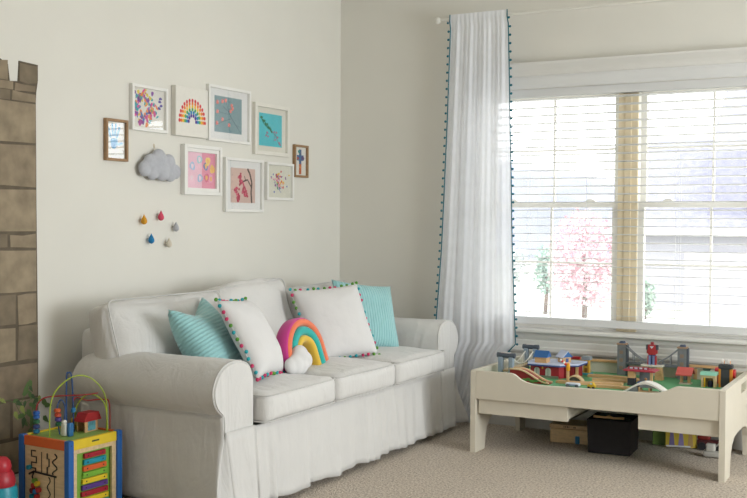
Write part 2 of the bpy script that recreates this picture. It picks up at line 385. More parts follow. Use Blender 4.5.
stem = [(-2.62, .37), (-2.556, .42), (-2.50, .405), (-2.45, .40), (-2.40, .41), (-2.36, .40)]
m.tube([(.0048, a, b) for a, b in spline([(a, b, 0) for a, b in stem], 4) for _ in (0,)] if False else [(.0048, p.x, p.y) for p in spline([(a, b, 0) for a, b in stem], 4)], .0011, 5)
stem2 = [(-2.47, .40), (-2.44, .45), (-2.435, .48)]; m.tube([(.0048, a, b) for a, b in stem2], .001, 5)
stem3 = [(-2.50, .405), (-2.475, .36), (-2.43, .31), (-2.40, .27)]; m.tube([(.0048, a, b) for a, b in stem3], .001, 5)
for i in range(26):
    p = random.choice(stem+stem3+stem2); m.mi = random.choice((0, 0, 1, 2))
    leaf(p[0]+random.uniform(-.03, .03), p[1]+random.uniform(-.02, .02), random.uniform(.028, .05), random.uniform(-2.6, .4))
for a in ((-2.45, .43, .055, 1.3), (-2.36, .40, .05, -.9), (-2.35, .375, .045, -.2), (-2.40, .385, .04, -1.3), (-2.41, .34, .05, -1.8), (-2.355, .33, .045, -.8), (-2.44, .37, .05, -1.0)): m.mi = 0; leaf(*a)
m.build('ivy_vine', [C('5f7a48', .8), C('9aa55c', .8), C('4c6342', .8)], t)

# ------------------------------------------------------------------ wall art
GL = glass('picture_glass', .07); MATB = mat('mat_board', 'efeeec', .8, .01, 8); PAPER = mat('paper', 'e9e6de', .8, .02, 20)
def picture(name, label, y0, y1, z0, z1, fw, fmat, border, art, dep=.022, bmat=MATB, paper=PAPER, glazed=True, lip=0, group='framed artworks on the left wall'):
    t = thing(name, label, 'picture', (0, (y0+y1)/2, z0), 0, group)
    m = MB()
    def ring(a, b, c, d, w_, x0, x1):
        m.box((x0, a, c), (x1, a+w_, d)); m.box((x0, b-w_, c), (x1, b, d)); m.box((x0, a+w_, c), (x1, b-w_, c+w_)); m.box((x0, a+w_, d-w_), (x1, b-w_, d))
    ring(y0, y1, z0, z1, fw, .001, dep)
    if lip: ring(y0+fw, y1-fw, z0+fw, z1-fw, lip, .001, dep*.7)
    fr = m.build('frame', fmat, t, bevel=.0015)
    a, b, c, d = y0+fw, y1-fw, z0+fw, z1-fw
    MB().box((.001, a, c), (.006, b, d)).build('mat_board', bmat, t)
    bl, br, bb, bt = border
    a, b, c, d = a+bl, b-br, c+bb, d-bt
    mats = [paper]; m = MB().box((.006, a, c), (.0068, b, d))
    class A:                                   # artwork surface in 0..1 coordinates
        n = 0
        def col(s, hx):
            cm = C(hx, .8)
            if cm not in mats: mats.append(cm)
            m.mi = mats.index(cm)
        def poly(s, pts):
            A.n += 1; x = .0068+.00001*(A.n % 40); m.prism([(a+(b-a)*p[0], c+(d-c)*p[1]) for p in pts], 'x', x, x+.0004)
        def blob(s, u_, v_, ru, rv, hx, ang=0):
            s.col(hx); k_ = (b-a)/(d-c); P_ = []
            for i in range(12):
                q = 2*PI*i/12; rr = 1+.12*math.sin(3*q+u_*30); px, pz = ru*rr*math.cos(q), rv*rr*math.sin(q)
                P_.append((u_+(px*math.cos(ang)-pz*math.sin(ang)), v_+(px*math.sin(ang)+pz*math.cos(ang))*k_))
            s.poly(P_)
        def line(s, pts, w_, hx):
            s.col(hx); k_ = (b-a)/(d-c)
            for (p, q) in zip(pts, pts[1:]):
                dx, dy = q[0]-p[0], (q[1]-p[1])/k_; L = math.hypot(dx, dy) or 1; nx, ny = -dy/L*w_/2, dx/L*w_/2*k_
                s.poly([(p[0]+nx, p[1]+ny), (q[0]+nx, q[1]+ny), (q[0]-nx, q[1]-ny), (p[0]-nx, p[1]-ny)])
    art(A()); m.build('artwork', mats, t)
    if glazed: MB().box((.0095, y0+fw, z0+fw), (.0105, y1-fw, z1-fw)).build('glass', GL, t)
    return t
R = random.Random(3)
def art_splash(A):
    cs = ['8d4fa8', 'e0559a', 'f08a3c', 'e8d04a', '5db06a', '4a7fc4', 'd9489c', '7a3f96', 'f2a05a', '39a7b0']
    for i in range(115):
        ang = R.uniform(0, 2*PI); rr = R.gauss(.3, .09); u_ = .36+rr*math.cos(ang)*.85; v_ = .55+rr*math.sin(ang)*1.1
        if .04 < u_ < .96 and .06 < v_ < .95: A.blob(u_, v_, R.uniform(.02, .042), R.uniform(.03, .07), R.choice(cs), R.uniform(-1, 1))
    for u_, v_ in ((.86, .72), (.9, .62), (.84, .55), (.88, .8)): A.blob(u_, v_, .03, .05, '5a4aa0', u_*9)
    A.blob(.78, .32, .05, .02, '48b6c0', .6); A.blob(.55, .2, .06, .02, '8fd0d4', .3); A.blob(.5, .42, .09, .04, '6a3f9a', -.3); A.blob(.25, .14, .06, .06, 'b0449a')
picture('framed_artwork', 'white frame with multicoloured finger-paint splashes, above the felt cloud', -1.838, -1.592, 1.537, 1.745, .014, FRAMEW, (.0, .0, .0, .0), art_splash)
def art_hand(A):
    A.blob(.42, .42, .2, .2, '7ab7dd'); A.blob(.4, .35, .16, .12, '5aa2d2')
    for (u0, v0, u1, v1) in ((.25, .55, .12, .8), (.36, .6, .32, .92), (.47, .6, .52, .92), (.57, .55, .7, .84), (.6, .38, .85, .42)):
        A.line([(u0, v0), (u1, v1)], .1, '86bfe2'); A.blob(u1, v1, .055, .055, '74b2da')
    A.line([(.05, .12), (.95, .12)], .012, 'c9d6dc'); A.line([(.05, .08), (.8, .08)], .012, 'c9d6dc')
picture('framed_artwork', 'small brown wooden frame with blue handprint, at the row\'s end by the cloud', -2.002, -1.862, 1.391, 1.575, .012, OAK, (0, 0, 0, 0), art_hand, .02)
def art_blue(A):
    A.line([(.95, .05), (.62, .42), (.5, .6), (.3, .72)], .008, '55686c'); A.line([(.62, .42), (.3, .3), (.12, .22)], .007, '55686c'); A.line([(.5, .6), (.62, .68), (.7, .72)], .006, '55686c')
    A.line([(.78, .24), (.95, .2)], .006, '55686c'); A.line([(.55, .52), (.2, .55), (.1, .6)], .006, '55686c'); A.line([(.5, .6), (.42, .85)], .006, '55686c')
    for u_, v_ in ((.1, .82), (.28, .86), (.4, .9), (.65, .7), (.58, .62), (.1, .56), (.28, .36), (.08, .24), (.52, .22), (.62, .78)): 
        A.blob(u_, v_, .045, .045, 'f08a80'); A.blob(u_+.03, v_+.02, .02, .02, 'f6b0a4')
picture('framed_artwork', 'large white frame with coral blossoms on dusty blue paper, top row', -1.284, -.927, 1.529, 1.808, .014, FRAMEW, (.05, .05, .035, .035), art_blue, paper=C('8aa5ab', .8))
def art_teal(A):
    A.line([(.08, .85), (.2, .68), (.38, .55), (.52, .5)], .02, '27604a')
    for i in range(13):
        q = i/12; A.blob(.08+.46*q, .86-.38*q+.03*math.sin(i*2), .036, .03, '2c7a50', i)
    A.line([(.52, .5), (.72, .35), (.85, .12), (.95, .05)], .012, '8c5d6a'); A.line([(.72, .35), (.9, .3)], .01, '8c5d6a'); A.line([(.72, .45), (.62, .18)], .01, '8c5d6a'); A.line([(.3, .35), (.42, .42)], .01, '8c5d6a')
    for u_, v_ in ((.3, .32), (.38, .3), (.66, .46), (.76, .45), (.7, .22), (.88, .14), (.8, .3), (.34, .42), (.92, .08)): A.blob(u_, v_, .03, .026, 'c26a88')
picture('framed_artwork', 'white frame with green and pink branch on bright turquoise paper', -.889, -.560, 1.485, 1.760, .02, mat('frame_ivory', 'e6e2d8', .45, .02, 9), (.036, .036, .03, .03), art_teal, paper=C('54c8d4', .8), bmat=mat('mat_ivory', 'e8e4d8', .8, .01, 8))
def art_cross(A):
    A.line([(.5, .04), (.5, .5)], .2, 'd0672f'); A.line([(.5, .4), (.5, .92)], .2, '3f5f8f'); A.line([(.2, .62), (.8, .62)], .26, '3c6ea0'); A.blob(.72, .62, .14, .1, '5b3f7c'); A.blob(.4, .84, .1, .08, '2f8f8f'); A.blob(.5, .3, .08, .07, 'e08a3a'); A.blob(.3, .6, .09, .07, 'b54a3a')
picture('framed_artwork', 'small brown wooden frame with dark cross painting, nearest the corner', -.500, -.357, 1.379, 1.562, .012, OAK, (0, 0, 0, 0), art_cross, .02)
def art_pink(A):
    A.col('e88fa6'); A.poly([(.52, 0), (1, 0), (1, 1), (.52, 1)])
    for i in range(13): A.blob(.06, .04+.075*i, .022, .02, 'd8476a')
    for u_, v_, h in ((.22, .6, 'a6c4e2'), (.44, .78, 'a8cfd8'), (.46, .3, '9fbcd8'), (.64, .62, '4f7fb0'), (.84, .55, 'f0c65a'), (.66, .32, 'd8547c'), (.8, .3, 'ef9fc0'), (.7, .75, 'f2d36a'), (.2, .3, 'f6c9d6')):
        A.blob(u_, v_, .075, .085, h, u_*4); A.blob(u_, v_, .04, .05, 'f4d6de' if u_ < .5 else 'f0b45a')
picture('framed_artwork', 'white stepped frame with pale pink dotted collage, right of the cloud', -1.478, -1.183, 1.256, 1.498, .016, FRAMEW, (.01, .0, .01, .01), art_pink, .028, paper=C('f2c3d2', .8), lip=.018)
def art_cherry(A):
    A.line([(.86, .0), (.83, .3), (.86, .6), (.78, .85), (.68, 1.0)], .055, '4b3833'); A.line([(.85, .45), (.68, .68), (.5, .62), (.34, .5)], .035, '4b3833'); A.line([(.6, .66), (.55, .78)], .02, '4b3833')
    for i in range(85):
        cx, cy, s = R.choice(((.24, .3, .08), (.3, .14, .06), (.38, .72, .08), (.56, .34, .07), (.62, .25, .05), (.22, .4, .05), (.42, .6, .05)))
        A.blob(cx+R.gauss(0, s*.6), cy+R.gauss(0, s*.75), .034, .03, R.choice(('c23a5c', 'b8304f', 'd8607c')))
picture('framed_artwork', 'white frame with crimson cherry blossom on dark branch, lower row', -1.145, -.808, 1.177, 1.454, .014, FRAMEW, (.047, .047, .034, .036), art_cherry, paper=C('dcbfb4', .8))
def art_small(A):
    cs = ['d84a4a', '4a64b8', 'efc53a', '8a3f8c', 'e88ab0', '3f8f6a']
    for i in range(34): A.blob(R.gauss(.5, .16), R.gauss(.52, .12), R.uniform(.015, .035), R.uniform(.02, .04), R.choice(cs), R.uniform(0, 3))
    for i in range(8): A.line([(R.gauss(.5, .12), R.gauss(.55, .1)), (R.gauss(.5, .16), R.gauss(.5, .14))], .01, R.choice(cs))
    A.blob(.42, .68, .06, .05, 'b03a6a'); A.blob(.68, .46, .05, .04, 'f0c63a')
picture('framed_artwork', 'small white square-ish frame with tiny confetti-like paint spots on cream paper', -.775, -.512, 1.246, 1.450, .014, FRAMEW, (0, 0, 0, 0), art_small, paper=C('e2e0d2', .8))
# canvas print with finger-dot rainbow
t = thing('canvas_print', 'unframed white canvas with a rainbow of coloured finger dots', 'picture', (0, -1.4265, 1.534))
MB().box((.001, -1.549, 1.534), (.03, -1.304, 1.770)).build('canvas', mat('canvas_white', 'e6e2d9', .85, .02, 40, .2, 400), t, bevel=.003)
m = MB(); mats = []
for ri, (hx, n) in enumerate((('d8484a', 15), ('ec7f3c', 13), ('f0c040', 11), ('5aa860', 9), ('2f86b8', 8), ('5a3f98', 6))):
    rad = .088-.0125*ri; mats.append(C(hx, .8)); m.mi = ri
    for i in range(n):
        q = PI*i/(n-1); y, z = -1.425-rad*1.1*math.cos(q), 1.607+rad*1.15*math.sin(q)
        m.prism([(y+.0074*math.cos(p), z+.0092*math.sin(p)) for p in [2*PI*j/9 for j in range(9)]], 'x', .0301, .0308)
m.build('finger_paint_rainbow', mats, t)

# felt cloud and drops
FELT = mat('felt_grey', 'b9bac0', .95, .05, 60, .3, 300)
t = thing('felt_cloud', 'puffy light grey felt cloud hung on the left wall', 'wall decoration', (0, -1.68, 1.31))
lob = [(-1.766, 1.366, .037), (-1.727, 1.395, .042), (-1.668, 1.416, .046), (-1.598, 1.40, .042), (-1.55, 1.36, .036), (-1.712, 1.352, .038), (-1.645, 1.36, .048), (-1.588, 1.35, .04), (-1.68, 1.375, .042)]
m = MB()
for y, z, rr in lob: m.ball((.028, y, z), rr, 14, (.55, 1, 1))
o = m.build('cloud_body', FELT, t, smooth=True, normals=False)
rm = o.modifiers.new('join', 'REMESH'); rm.mode = 'VOXEL'; rm.voxel_size = .006; rm.use_smooth_shade = True
sm = o.modifiers.new('soft', 'SMOOTH'); sm.iterations = 3
MB().tube([(.02, -1.69, 1.462), (.018, -1.694, 1.476), (.018, -1.69, 1.482), (.018, -1.686, 1.476), (.02, -1.69, 1.462)], .0015, 6).build('hanging_loop', C('c8b89a', .8), t)
for (y, z, hx, lb) in ((-1.762, 1.135, 'd99a2b', 'mustard yellow felt raindrop on the wall under the grey cloud'), (-1.645, 1.153, 'd8506a', 'coral pink felt raindrop on the wall, topmost of the five'), (-1.536, 1.102, 'b4b5ba', 'light grey felt raindrop on the wall, right of the pink one'),
                       (-1.712, 1.047, '2a7fb4', 'blue felt raindrop on the wall below the yellow one'), (-1.587, 1.027, 'd6cdbb', 'cream felt raindrop on the wall, lowest of the five')):
    h = .047; m = MB(); prof = [(.0005, h*.5), (.005, h*.3), (.011, h*.06), (.0145, -h*.15), (.0135, -h*.32), (.008, -h*.45), (.001, -h*.5)]
    m.lathe(prof, (.022, y, z), 16); o = m.build('felt_raindrop', mat('felt_'+hx, hx, .95, .05, 60, .3, 300), None, smooth=True, origin=(.022, y, z))
    tag(o, lb, 'wall decoration', 'felt raindrops under the cloud')
    MB().cyl((.001, y, z), (.012, y, z), .0025, 8).build('wall_tab', C('c8c4ba', .8), o)

# ------------------------------------------------------------------ sofa
so = thing('sofa', 'three-seat white slipcovered sofa with rolled arms and pleated skirt against the left wall', 'sofa', (.5, -1.26, 0))
NI, FI = -2.12, -.43          # inner faces of near and far arm
sec = [(0, .05), (0, .30), (0, .50), (.006, .545), (.03, .58), (.075, .600), (.125, .604), (.175, .594), (.216, .568), (.242, .532), (.251, .495), (.243, .458), (.224, .43), (.2, .41), (.189, .385), (.187, .30), (.187, .05)]
sec = [(p.x, p.y) for p in spline([(a, b, 0) for a, b in sec], 3)]
for s, inner in ((-1, NI), (1, FI)):
    m = MB(); n = len(sec); xs = [.15, .165, .20, .27, .40, .53, .66, .78, .855, .875, .885]; cx, cz = .11, .40
    sc = [.80, .90, .965, .99, 1, 1, 1, 1, 1, .985, .95]; vs = []; fs = []
    for x, k_ in zip(xs, sc):
        for (o_, z) in sec:
            kk = k_ if z > .3 else 1
            wv = .004*noise.noise(Vector((x*6, z*5, s*4+o_*4)))*(k_ == 1)
            vs.append((x, inner+s*(cx+(o_-cx)*kk+(wv if o_ > .02 else 0)), (cz+(z-cz)*kk if z > .3 else z)+wv))
    for i in range(len(xs)-1):
        for j in range(n-1): fs.append((i*n+j, i*n+j+1, (i+1)*n+j+1, (i+1)*n+j))
        fs.append((i*n+n-1, i*n, (i+1)*n, (i+1)*n+n-1))
    fs += [tuple(range(n)), tuple(range((len(xs)-1)*n, len(xs)*n))[::-1]]
    m.add(vs, fs); ar = m.build('arm', COTTON, so, smooth=50)
    fp = [(.876, inner+s*(cx+(o_-cx)*.985), cz+(z-cz)*.985) for (o_, z) in sec if z > .31]
    MB().tube(fp, .004, 6).build('piping', PIPE, ar, smooth=True)
    # side skirt: flares towards the front corner
    yo = inner+s*.188
    def side(a, c):
        z = lerp(.405, .05 if a < .8 else lerp(.05, .03, (a-.8)/.2), c); b = max(0, min(1, (.315-z)/.275))
        x = lerp(.17, .884, a)+b*b*.055*a; fl = (.008+.095*max(0, (a-.62)/.38)**1.8)*b
        return (x, yo+s*(.004+fl+.004*b*math.sin(a*19)+.003*noise.noise(Vector((a*9, c*5, 1)))), z)
    m = MB().grid(side, 40, 14); ss = m.build('side_skirt', COTTON, so, smooth=True, solid=.004, normals=False)
    def flap(a, b):
        o_ = lerp(0, .187, a); ob = lerp(.0, .155, a)
        return (.889+.022*b+.004*math.sin(a*9)*b*(a > 0), inner+s*lerp(o_, ob, b), lerp(.342, .03, b))
    m = MB().grid(flap, 10, 8); m.build('arm_front_skirt', COTTON, so, smooth=True, solid=.004, normals=False)
    def gus(a, b):
        p = Vector(flap(1, b)); q = Vector(side(1, (.405-min(p.z, .315))/.375)); mid = (p+q)/2+Vector((-.05*b, -s*.0*b, 0))
        return p.lerp(mid, a*2) if a < .5 else mid.lerp(q, a*2-1)
    MB().grid(gus, 8, 8).build('corner_pleat', COTTON, so, smooth=True, solid=.003, normals=False)
    MB().tube([(.884, yo+s*.007, .405), (.6, yo+s*.007, .405), (.3, yo+s*.007, .405), (.17, yo+s*.006, .405)], .003, 6).build('side_seam', PIPE, so, smooth=True)
# base under the seat and the back frame
MB().box((.16, NI-.17, .06), (.875, FI+.17, .30)).build('base', COTTON, so, bevel=.01)
m = MB(); m.rbox((.085, (FI+.12-NI+.12)/2, .325), .05, Matrix.Translation((.165, (NI+FI)/2, .37)), 14, (0, 0, .01), .004, 5); m.build('back_frame', COTTON, so, smooth=True)
def fsk(a, b):
    y = lerp(NI, FI, a); rip = (math.sin(a*95+2*math.sin(a*9))*.6+math.sin(a*37+1)*.4+.5*math.sin(a*171+3*math.sin(a*21))*(math.sin(a*13)>0))*.0125*b**.7
    ed_ = min(1, a/.03, (1-a)/.03); return (.889+.022*b+rip*ed_+.006*noise.noise(Vector((a*14, b*2, 0)))*b, y+.004*b*math.sin(a*60), lerp(.338, .028+.006*math.sin(a*31), b))
MB().grid(fsk, 170, 12).build('front_skirt', COTTON, so, smooth=True, solid=.003, normals=False)
# seat cushions
L = (FI-NI)/3
for i in range(3):
    yc = NI+L*(i+.5); M = Matrix.Translation((.598, yc, .402)) @ Matrix.Rotation(math.radians((1.2, -.4, .6)[i]), 4, 'Z')
    hx, hy, hz = .333, L/2-.007, .06
    m = MB().rbox((hx, hy, hz), .03, M, 18, (.014, 0, .019), .006, 3+i*7)
    cu = m.build('seat_cushion', COTTON, so, smooth=True)
    for zz in (.85, -.85):
        pts = []
        for (a, b) in ((-1, -1), (1, -1), (1, 1), (-1, 1)):
            q0 = {(-1, -1): PI, (1, -1): 1.5*PI, (1, 1): 0, (-1, 1): .5*PI}[(a, b)]
            for k_ in range(5):
                q = q0+.5*PI*k_/4; pts.append(M @ Vector((a*(hx-.03)+.0305*math.cos(q), b*(hy-.03)+.0305*math.sin(q), zz*hz+(.0 if zz < 0 else 0))))
        # follow the swollen front a little
        MB().tube(pts, .0028, 6, True).build('piping', PIPE, cu, smooth=True)
# back cushions: boxed, leaning on the back frame
for i, (yc, lean, yaw, hz, zc, xc) in enumerate(((-1.975, 18, -7, .178, .632, .315), (-1.335, 15, 3, .188, .64, .30), (-.72, 15, 5, .172, .628, .30))):
    M = Matrix.Translation((xc, yc, zc)) @ Matrix.Rotation(math.radians(yaw), 4, 'Z') @ Matrix.Rotation(math.radians(-lean), 4, 'Y') @ Matrix.Rotation(math.radians((1, 2, 1)[i]), 4, 'X')
    hx, hy = .085, (.325, .30, .305)[i]
    sag = lambda o, p, i=i: (o.x, o.y, o.z-(.022*(1-p[1]**2)*(p[2] > 0)*p[2] if i != 1 else -.0))
    m = MB().rbox((hx, hy, hz), .05, M, 18, (.035, .012, .016), .016, 20+i*5, sag)
    cu = m.build('back_cushion', COTTON, so, smooth=True)
    pts = []
    for (a, b) in ((-1, -1), (1, -1), (1, 1), (-1, 1)):
        q0 = {(-1, -1): PI, (1, -1): 1.5*PI, (1, 1): 0, (-1, 1): .5*PI}[(a, b)]
        for k_ in range(5):
            q = q0+.5*PI*k_/4; yy, zz = a*(hy-.04)+.034*math.cos(q), b*(hz-.04)+.034*math.sin(q)
            pts.append(M @ Vector((hx-.012, yy, zz-(.02*(1-(yy/hy)**2)*(b > 0) if i != 1 else 0))))
    pts = [p for k_, p in enumerate(pts)]
    full = []
    for p, q in zip(pts, pts[1:]+pts[:1]):
        for k_ in range(4): full.append(p.lerp(q, k_/4))
    MB().tube(full, .003, 6, True).build('piping', PIPE, cu, smooth=True)

# ------------------------------------------------------------------ throw pillows
def pose(c, psi, lean, ro):
    psi, th, ro = [math.radians(a) for a in (psi, lean, ro)]
    n = Vector((math.cos(psi)*math.cos(th), math.sin(psi)*math.cos(th), math.sin(th))); r_ = Vector((-math.sin(psi), math.cos(psi), 0)); u_ = n.cross(r_)
    a, b = r_*math.cos(ro)+u_*math.sin(ro), -r_*math.sin(ro)+u_*math.cos(ro)
    return Matrix(((a.x, b.x, n.x, c[0]), (a.y, b.y, n.y, c[1]), (a.z, b.z, n.z, c[2]), (0, 0, 0, 1)))
def pillow_pt(S, T, chop, u_, v_, sd, bk=.62):
    pin = .07; x = u_*S/2*(1-pin*(1-v_*v_)*abs(u_)**2); y = v_*S/2*(1-pin*(1-u_*u_)*abs(v_)**2)
    y -= chop*(1-u_*u_)**1.5*max(0, (v_+.2)/1.2)**2
    t_ = T*max(0, (1-u_**4)*(1-v_**4))**.55*(.75+.25*(1-u_*u_)*(1-v_*v_))
    t_ *= 1-.35*(chop > 0)*max(0, v_)*(1-u_*u_)
    t_ *= 1 if sd > 0 else bk
    return Vector((x, y, sd*t_+.004*noise.noise(Vector((u_*3, v_*3, S*50+sd*3)))*(1-u_**6)*(1-v_**6)))
def pillow(name, label, c, psi, lean, ro, S, T, material, chop=0, pom=None, group=None, bk=.62):
    t = thing(name, label, 'pillow', (c[0], c[1], .47), 0, group)
    M = pose(c, psi, lean, ro); m = MB(M); n = 30
    g = lambda sd: (lambda a, b: tuple(pillow_pt(S, T, chop, 2*a-1, 2*b-1, sd, bk)))
    m.grid(g(1), n, n); m.grid(g(-1), n, n)
    o = m.build('pillow_body', material, t, smooth=True)
    bm = bmesh.new(); bm.from_mesh(o.data); bmesh.ops.remove_doubles(bm, verts=bm.verts, dist=.0012); bmesh.ops.recalc_face_normals(bm, faces=bm.faces); bm.to_mesh(o.data); bm.free()
    # local texture space so that woven ribs follow the pillow
    inv = W[t].inverted() @ M
    o.matrix_basis = inv; o.data.transform(inv.inverted()); W[o] = M
    if pom:
        k_ = 12; pts = []; per = []
        for e in range(4):
            for i in range(k_):
                q = -1+2*i/k_; uv = ((q, 1), (1, -q), (-q, -1), (-1, q))[e]
                p = pillow_pt(S, T, chop, uv[0], uv[1], 0); per.append(M @ Vector((p.x, p.y, 0))); d = Vector((p.x, p.y, 0)).normalized()
                j = random.uniform(.001, .006); pts.append(M @ Vector((p.x+d.x*j+random.uniform(-.004, .004), p.y+d.y*j, random.uniform(-.004, .007))))
        tr = MB().tube(per, .0016, 5, True).build('pom_pom_trim', PW, t, smooth=True)
        pompoms(t, pts, .0082, pom)
    return t
CORD = corduroy('teal_corduroy', '9ccfd1', 1); CORD2 = corduroy('teal_corduroy_upright', '9ccfd1', 0)
PW = mat('pillow_white', 'dddbda', .9, .015, 8, .25, 30, .2, bdist=.006)
POM = [C('d0406c', .9), C('2fa3ad', .9), C('5f9a3c', .9)]
pillow('throw_pillow', 'teal corduroy pillow with dented top, behind the sofa\'s near arm', (.545, -1.955, .640), 12.8, 35.2, 4.9, .362, .07, CORD, chop=.06, bk=1.6, group='teal corduroy pillows on the sofa')
pillow('throw_pillow', 'white pompom-edged pillow leaning next to the dented teal one', (.671, -1.838, .641), 19.4, 30, -4.4, .362, .078, PW, pom=POM, group='white pompom pillows on the sofa')
pillow('throw_pillow', 'large white pompom-edged pillow right of the rainbow pillow', (.593, -1.022, .634), -30, 27, 4, .385, .075, PW, pom=POM, group='white pompom pillows on the sofa')
pillow('throw_pillow', 'teal corduroy pillow standing against the sofa\'s far arm', (.555, -.635, .637), -25.4, 25.8, -8, .375, .06, CORD2, group='teal corduroy pillows on the sofa')

# rainbow pillow
t = thing('rainbow_pillow', 'plush rainbow pillow with white cloud, between the two white pillows', 'pillow', (.69, -1.47, .47))
M = pose((.70, -1.465, .480), 2, 12, 12) @ Matrix.Scale(.93, 4)
def path(q, rad):                      # arch centre-line: legs then half circle; q 0..1
    la, lb = .03, .085; Ls = la+lb+PI*.115; d = q*Ls
    if d < la: return (-rad, .055-la+d)
    if d > Ls-lb: return (rad, .055-lb+Ls-d)
    a = PI-(d-la)/.115; return (rad*math.cos(a), .055+rad*math.sin(a))
def band(r0, r1, T, hx, name):
    m = MB(M); n = 36; ring = 10; vs = []; fs = []
    for i in range(n+1):
        q = i/n; a = Vector(path(q, r0)+(0,)); b = Vector(path(q, r1)+(0,)); c = (a+b)/2; h = (b-a)/2
        for j in range(ring):
            th = 2*PI*j/ring; cs, sn = math.cos(th), math.sin(th)
            k_ = lambda v: math.copysign(abs(v)**.6, v)
            p = c+h*k_(cs)*1.02; vs.append((p.x, p.y, k_(sn)*T))
    for i in range(n):
        for j in range(ring): fs.append((i*ring+j, i*ring+(j+1) % ring, (i+1)*ring+(j+1) % ring, (i+1)*ring+j))
    fs += [tuple(range(ring-1, -1, -1)), tuple(range(n*ring, (n+1)*ring))]
    m.add(vs, fs); return m.build(name, mat('plush_'+hx, hx, .95, .03, 30, sheen=.3), t, smooth=60)
band(.138, .176, .044, 'ee7d57', 'orange_band'); band(.094, .138, .048, '2fb0aa', 'teal_band'); band(.058, .094, .046, 'e5bd45', 'yellow_band'); band(.150, .181, .036, 'cf3f92', 'magenta_edge')
m = MB(M)
for (x, y, z, rr) in ((-.15, .05, .05, .05), (-.10, .08, .055, .05), (-.07, .045, .055, .045), (-.185, .055, .045, .04), (-.12, .035, .055, .045)): m.ball((x, y, z), rr, 12, (1, 1, .75))
o = m.build('cloud', PW, t, smooth=True, normals=False); rm = o.modifiers.new('join', 'REMESH'); rm.mode = 'VOXEL'; rm.voxel_size = .007; rm.use_smooth_shade = True
sm = o.modifiers.new('soft', 'SMOOTH'); sm.iterations = 4

# ------------------------------------------------------------------ train table
TX, TY, TL, TD, TH = 1.189, -.715, 1.206, .70, .405
tt = thing('train_table', 'cream wooden play table with low cut-out front and green board, before the window', 'play table', (TX+TL/2, TY+TD/2, 0))
e = .026
prof = [(TX+e, .266), (TX+TL-e, .266), (TX+TL-e, .405), (2.19, .405)]
prof += [(2.178, .402), (2.155, .391), (2.13, .378), (2.10, .369), (2.06, .365), (1.9, .362), (1.7, .360), (1.56, .358), (1.51, .360), (1.475, .367), (1.452, .376), (1.436, .386), (1.424, .395), (1.41, .402), (1.395, .405), (TX+e, .405)]
MB().prism(prof, 'y', TY+.002, TY+.020).build('front_rail', TABLE, tt, bevel=.003)
MB().box((TX+e, TY+TD-.02, .266), (TX+TL-e, TY+TD-.002, .40)).build('back_rail', TABLE, tt, bevel=.003)
def endpanel(x0, x1):
    y0, y1 = TY, TY+TD
    out = [(y0, 0), (y0+.125, 0), (y0+.135, .06), (y0+.15, .10), (y0+.18, .135), (y0+.24, .16), (y0+.31, .167), (y1-.24, .167), (y1-.17, .16), (y1-.12, .14), (y1-.095, .10), (y1-.085, .06), (y1-.08, 0), (y1, 0), (y1, .398)]
    # hand hole cut as a slot: outline split into two halves around it
    hy0, hy1, hz0, hz1 = y0+.40, y0+.54, .335, .378
    m = MB()
    lo = [(p[0], min(p[1], hz0)) for p in out[:-1]]+[(y1, hz0), (y0, hz0)]
    m.prism(lo, 'x', x0, x1); m.prism([(y0, hz0), (hy0, hz0), (hy0, hz1), (y0, hz1)], 'x', x0, x1); m.prism([(hy1, hz0), (y1, hz0), (y1, hz1), (hy1, hz1)], 'x', x0, x1)
    m.prism([(y0, hz1), (y1, hz1), (y1, .40), (y1-.01, .405), (y0+.01, .405), (y0, .40)], 'x', x0, x1)
    return m.build('end_panel', TABLE, tt)
endpanel(TX, TX+e); endpanel(TX+TL-e, TX+TL)
GREEN = mat('play_green', '64ad78', .55, .08, 4)
MB().box((TX+e, TY+.02, .333), (TX+TL-e, TY+TD-.02, .345)).build('play_board', GREEN, tt)
for x0, x1 in ((1.222, 1.677), (2.008, 2.366)):
    dr = MB().box((x0, TY+.022, .192), (x1, TY+.04, .266)).build('drawer_front', TABLE, tt, bevel=.002)
    MB().box((x0, TY+.04, .196), (x0+.015, TY+.42, .262)).box((x1-.015, TY+.04, .196), (x1, TY+.42, .262)).box((x0, TY+.405, .196), (x1, TY+.42, .262)).box((x0, TY+.04, .196), (x1, TY+.42, .204)).build('drawer_box', TABLE, dr)
ZB = .3452
# --- left: blue-grey drawbridge with two gates
GREY = C('7d8b99', .55); GREYD = C('4c5560', .55); ROPE = C('f0ece2', .7)
t = thing('toy_rope_bridge', 'blue-grey toy rope bridge with two gates at the play table\'s left end', 'toy bridge', (1.27, -.36, ZB))
def gate(cx, cy, h, wd):
    m = MB().box((cx-wd/2, cy-.014, ZB), (cx-wd/2+.022, cy+.014, ZB+h-.02)).box((cx+wd/2-.022, cy-.014, ZB), (cx+wd/2, cy+.014, ZB+h-.02))
    g_ = m.build('gate_tower', C('93a2b0', .5), t, bevel=.002)
    MB().cyl((cx-wd/2-.008, cy, ZB+h-.012), (cx+wd/2+.008, cy, ZB+h-.012), .013, 14).build('top_roller', GREYD, g_, smooth=40)
    MB().box((cx-wd/2+.015, cy-.012, ZB+h+.0), (cx+wd/2-.015, cy+.006, ZB+h+.0025)).build('roller_cap', C('d6d0cc', .5), g_)
gate(1.290, -.50, .128, .078); gate(1.300, -.17, .138, .072)
MB().box((1.272, -.50, ZB+.035), (1.318, -.17, ZB+.043)).build('deck', BIRCH, t)
for dx in (-.022, .022):
    m = MB(); pts = [(1.295+dx, lerp(-.5, -.17, i/12), ZB+.108-.048*math.sin(PI*i/12)) for i in range(13)]
    m.tube(pts, .003, 6)
    for i in range(1, 12): m.cyl((pts[i][0], pts[i][1], ZB+.041), pts[i], .0013, 6)
    m.build('rope_rail', ROPE, t)
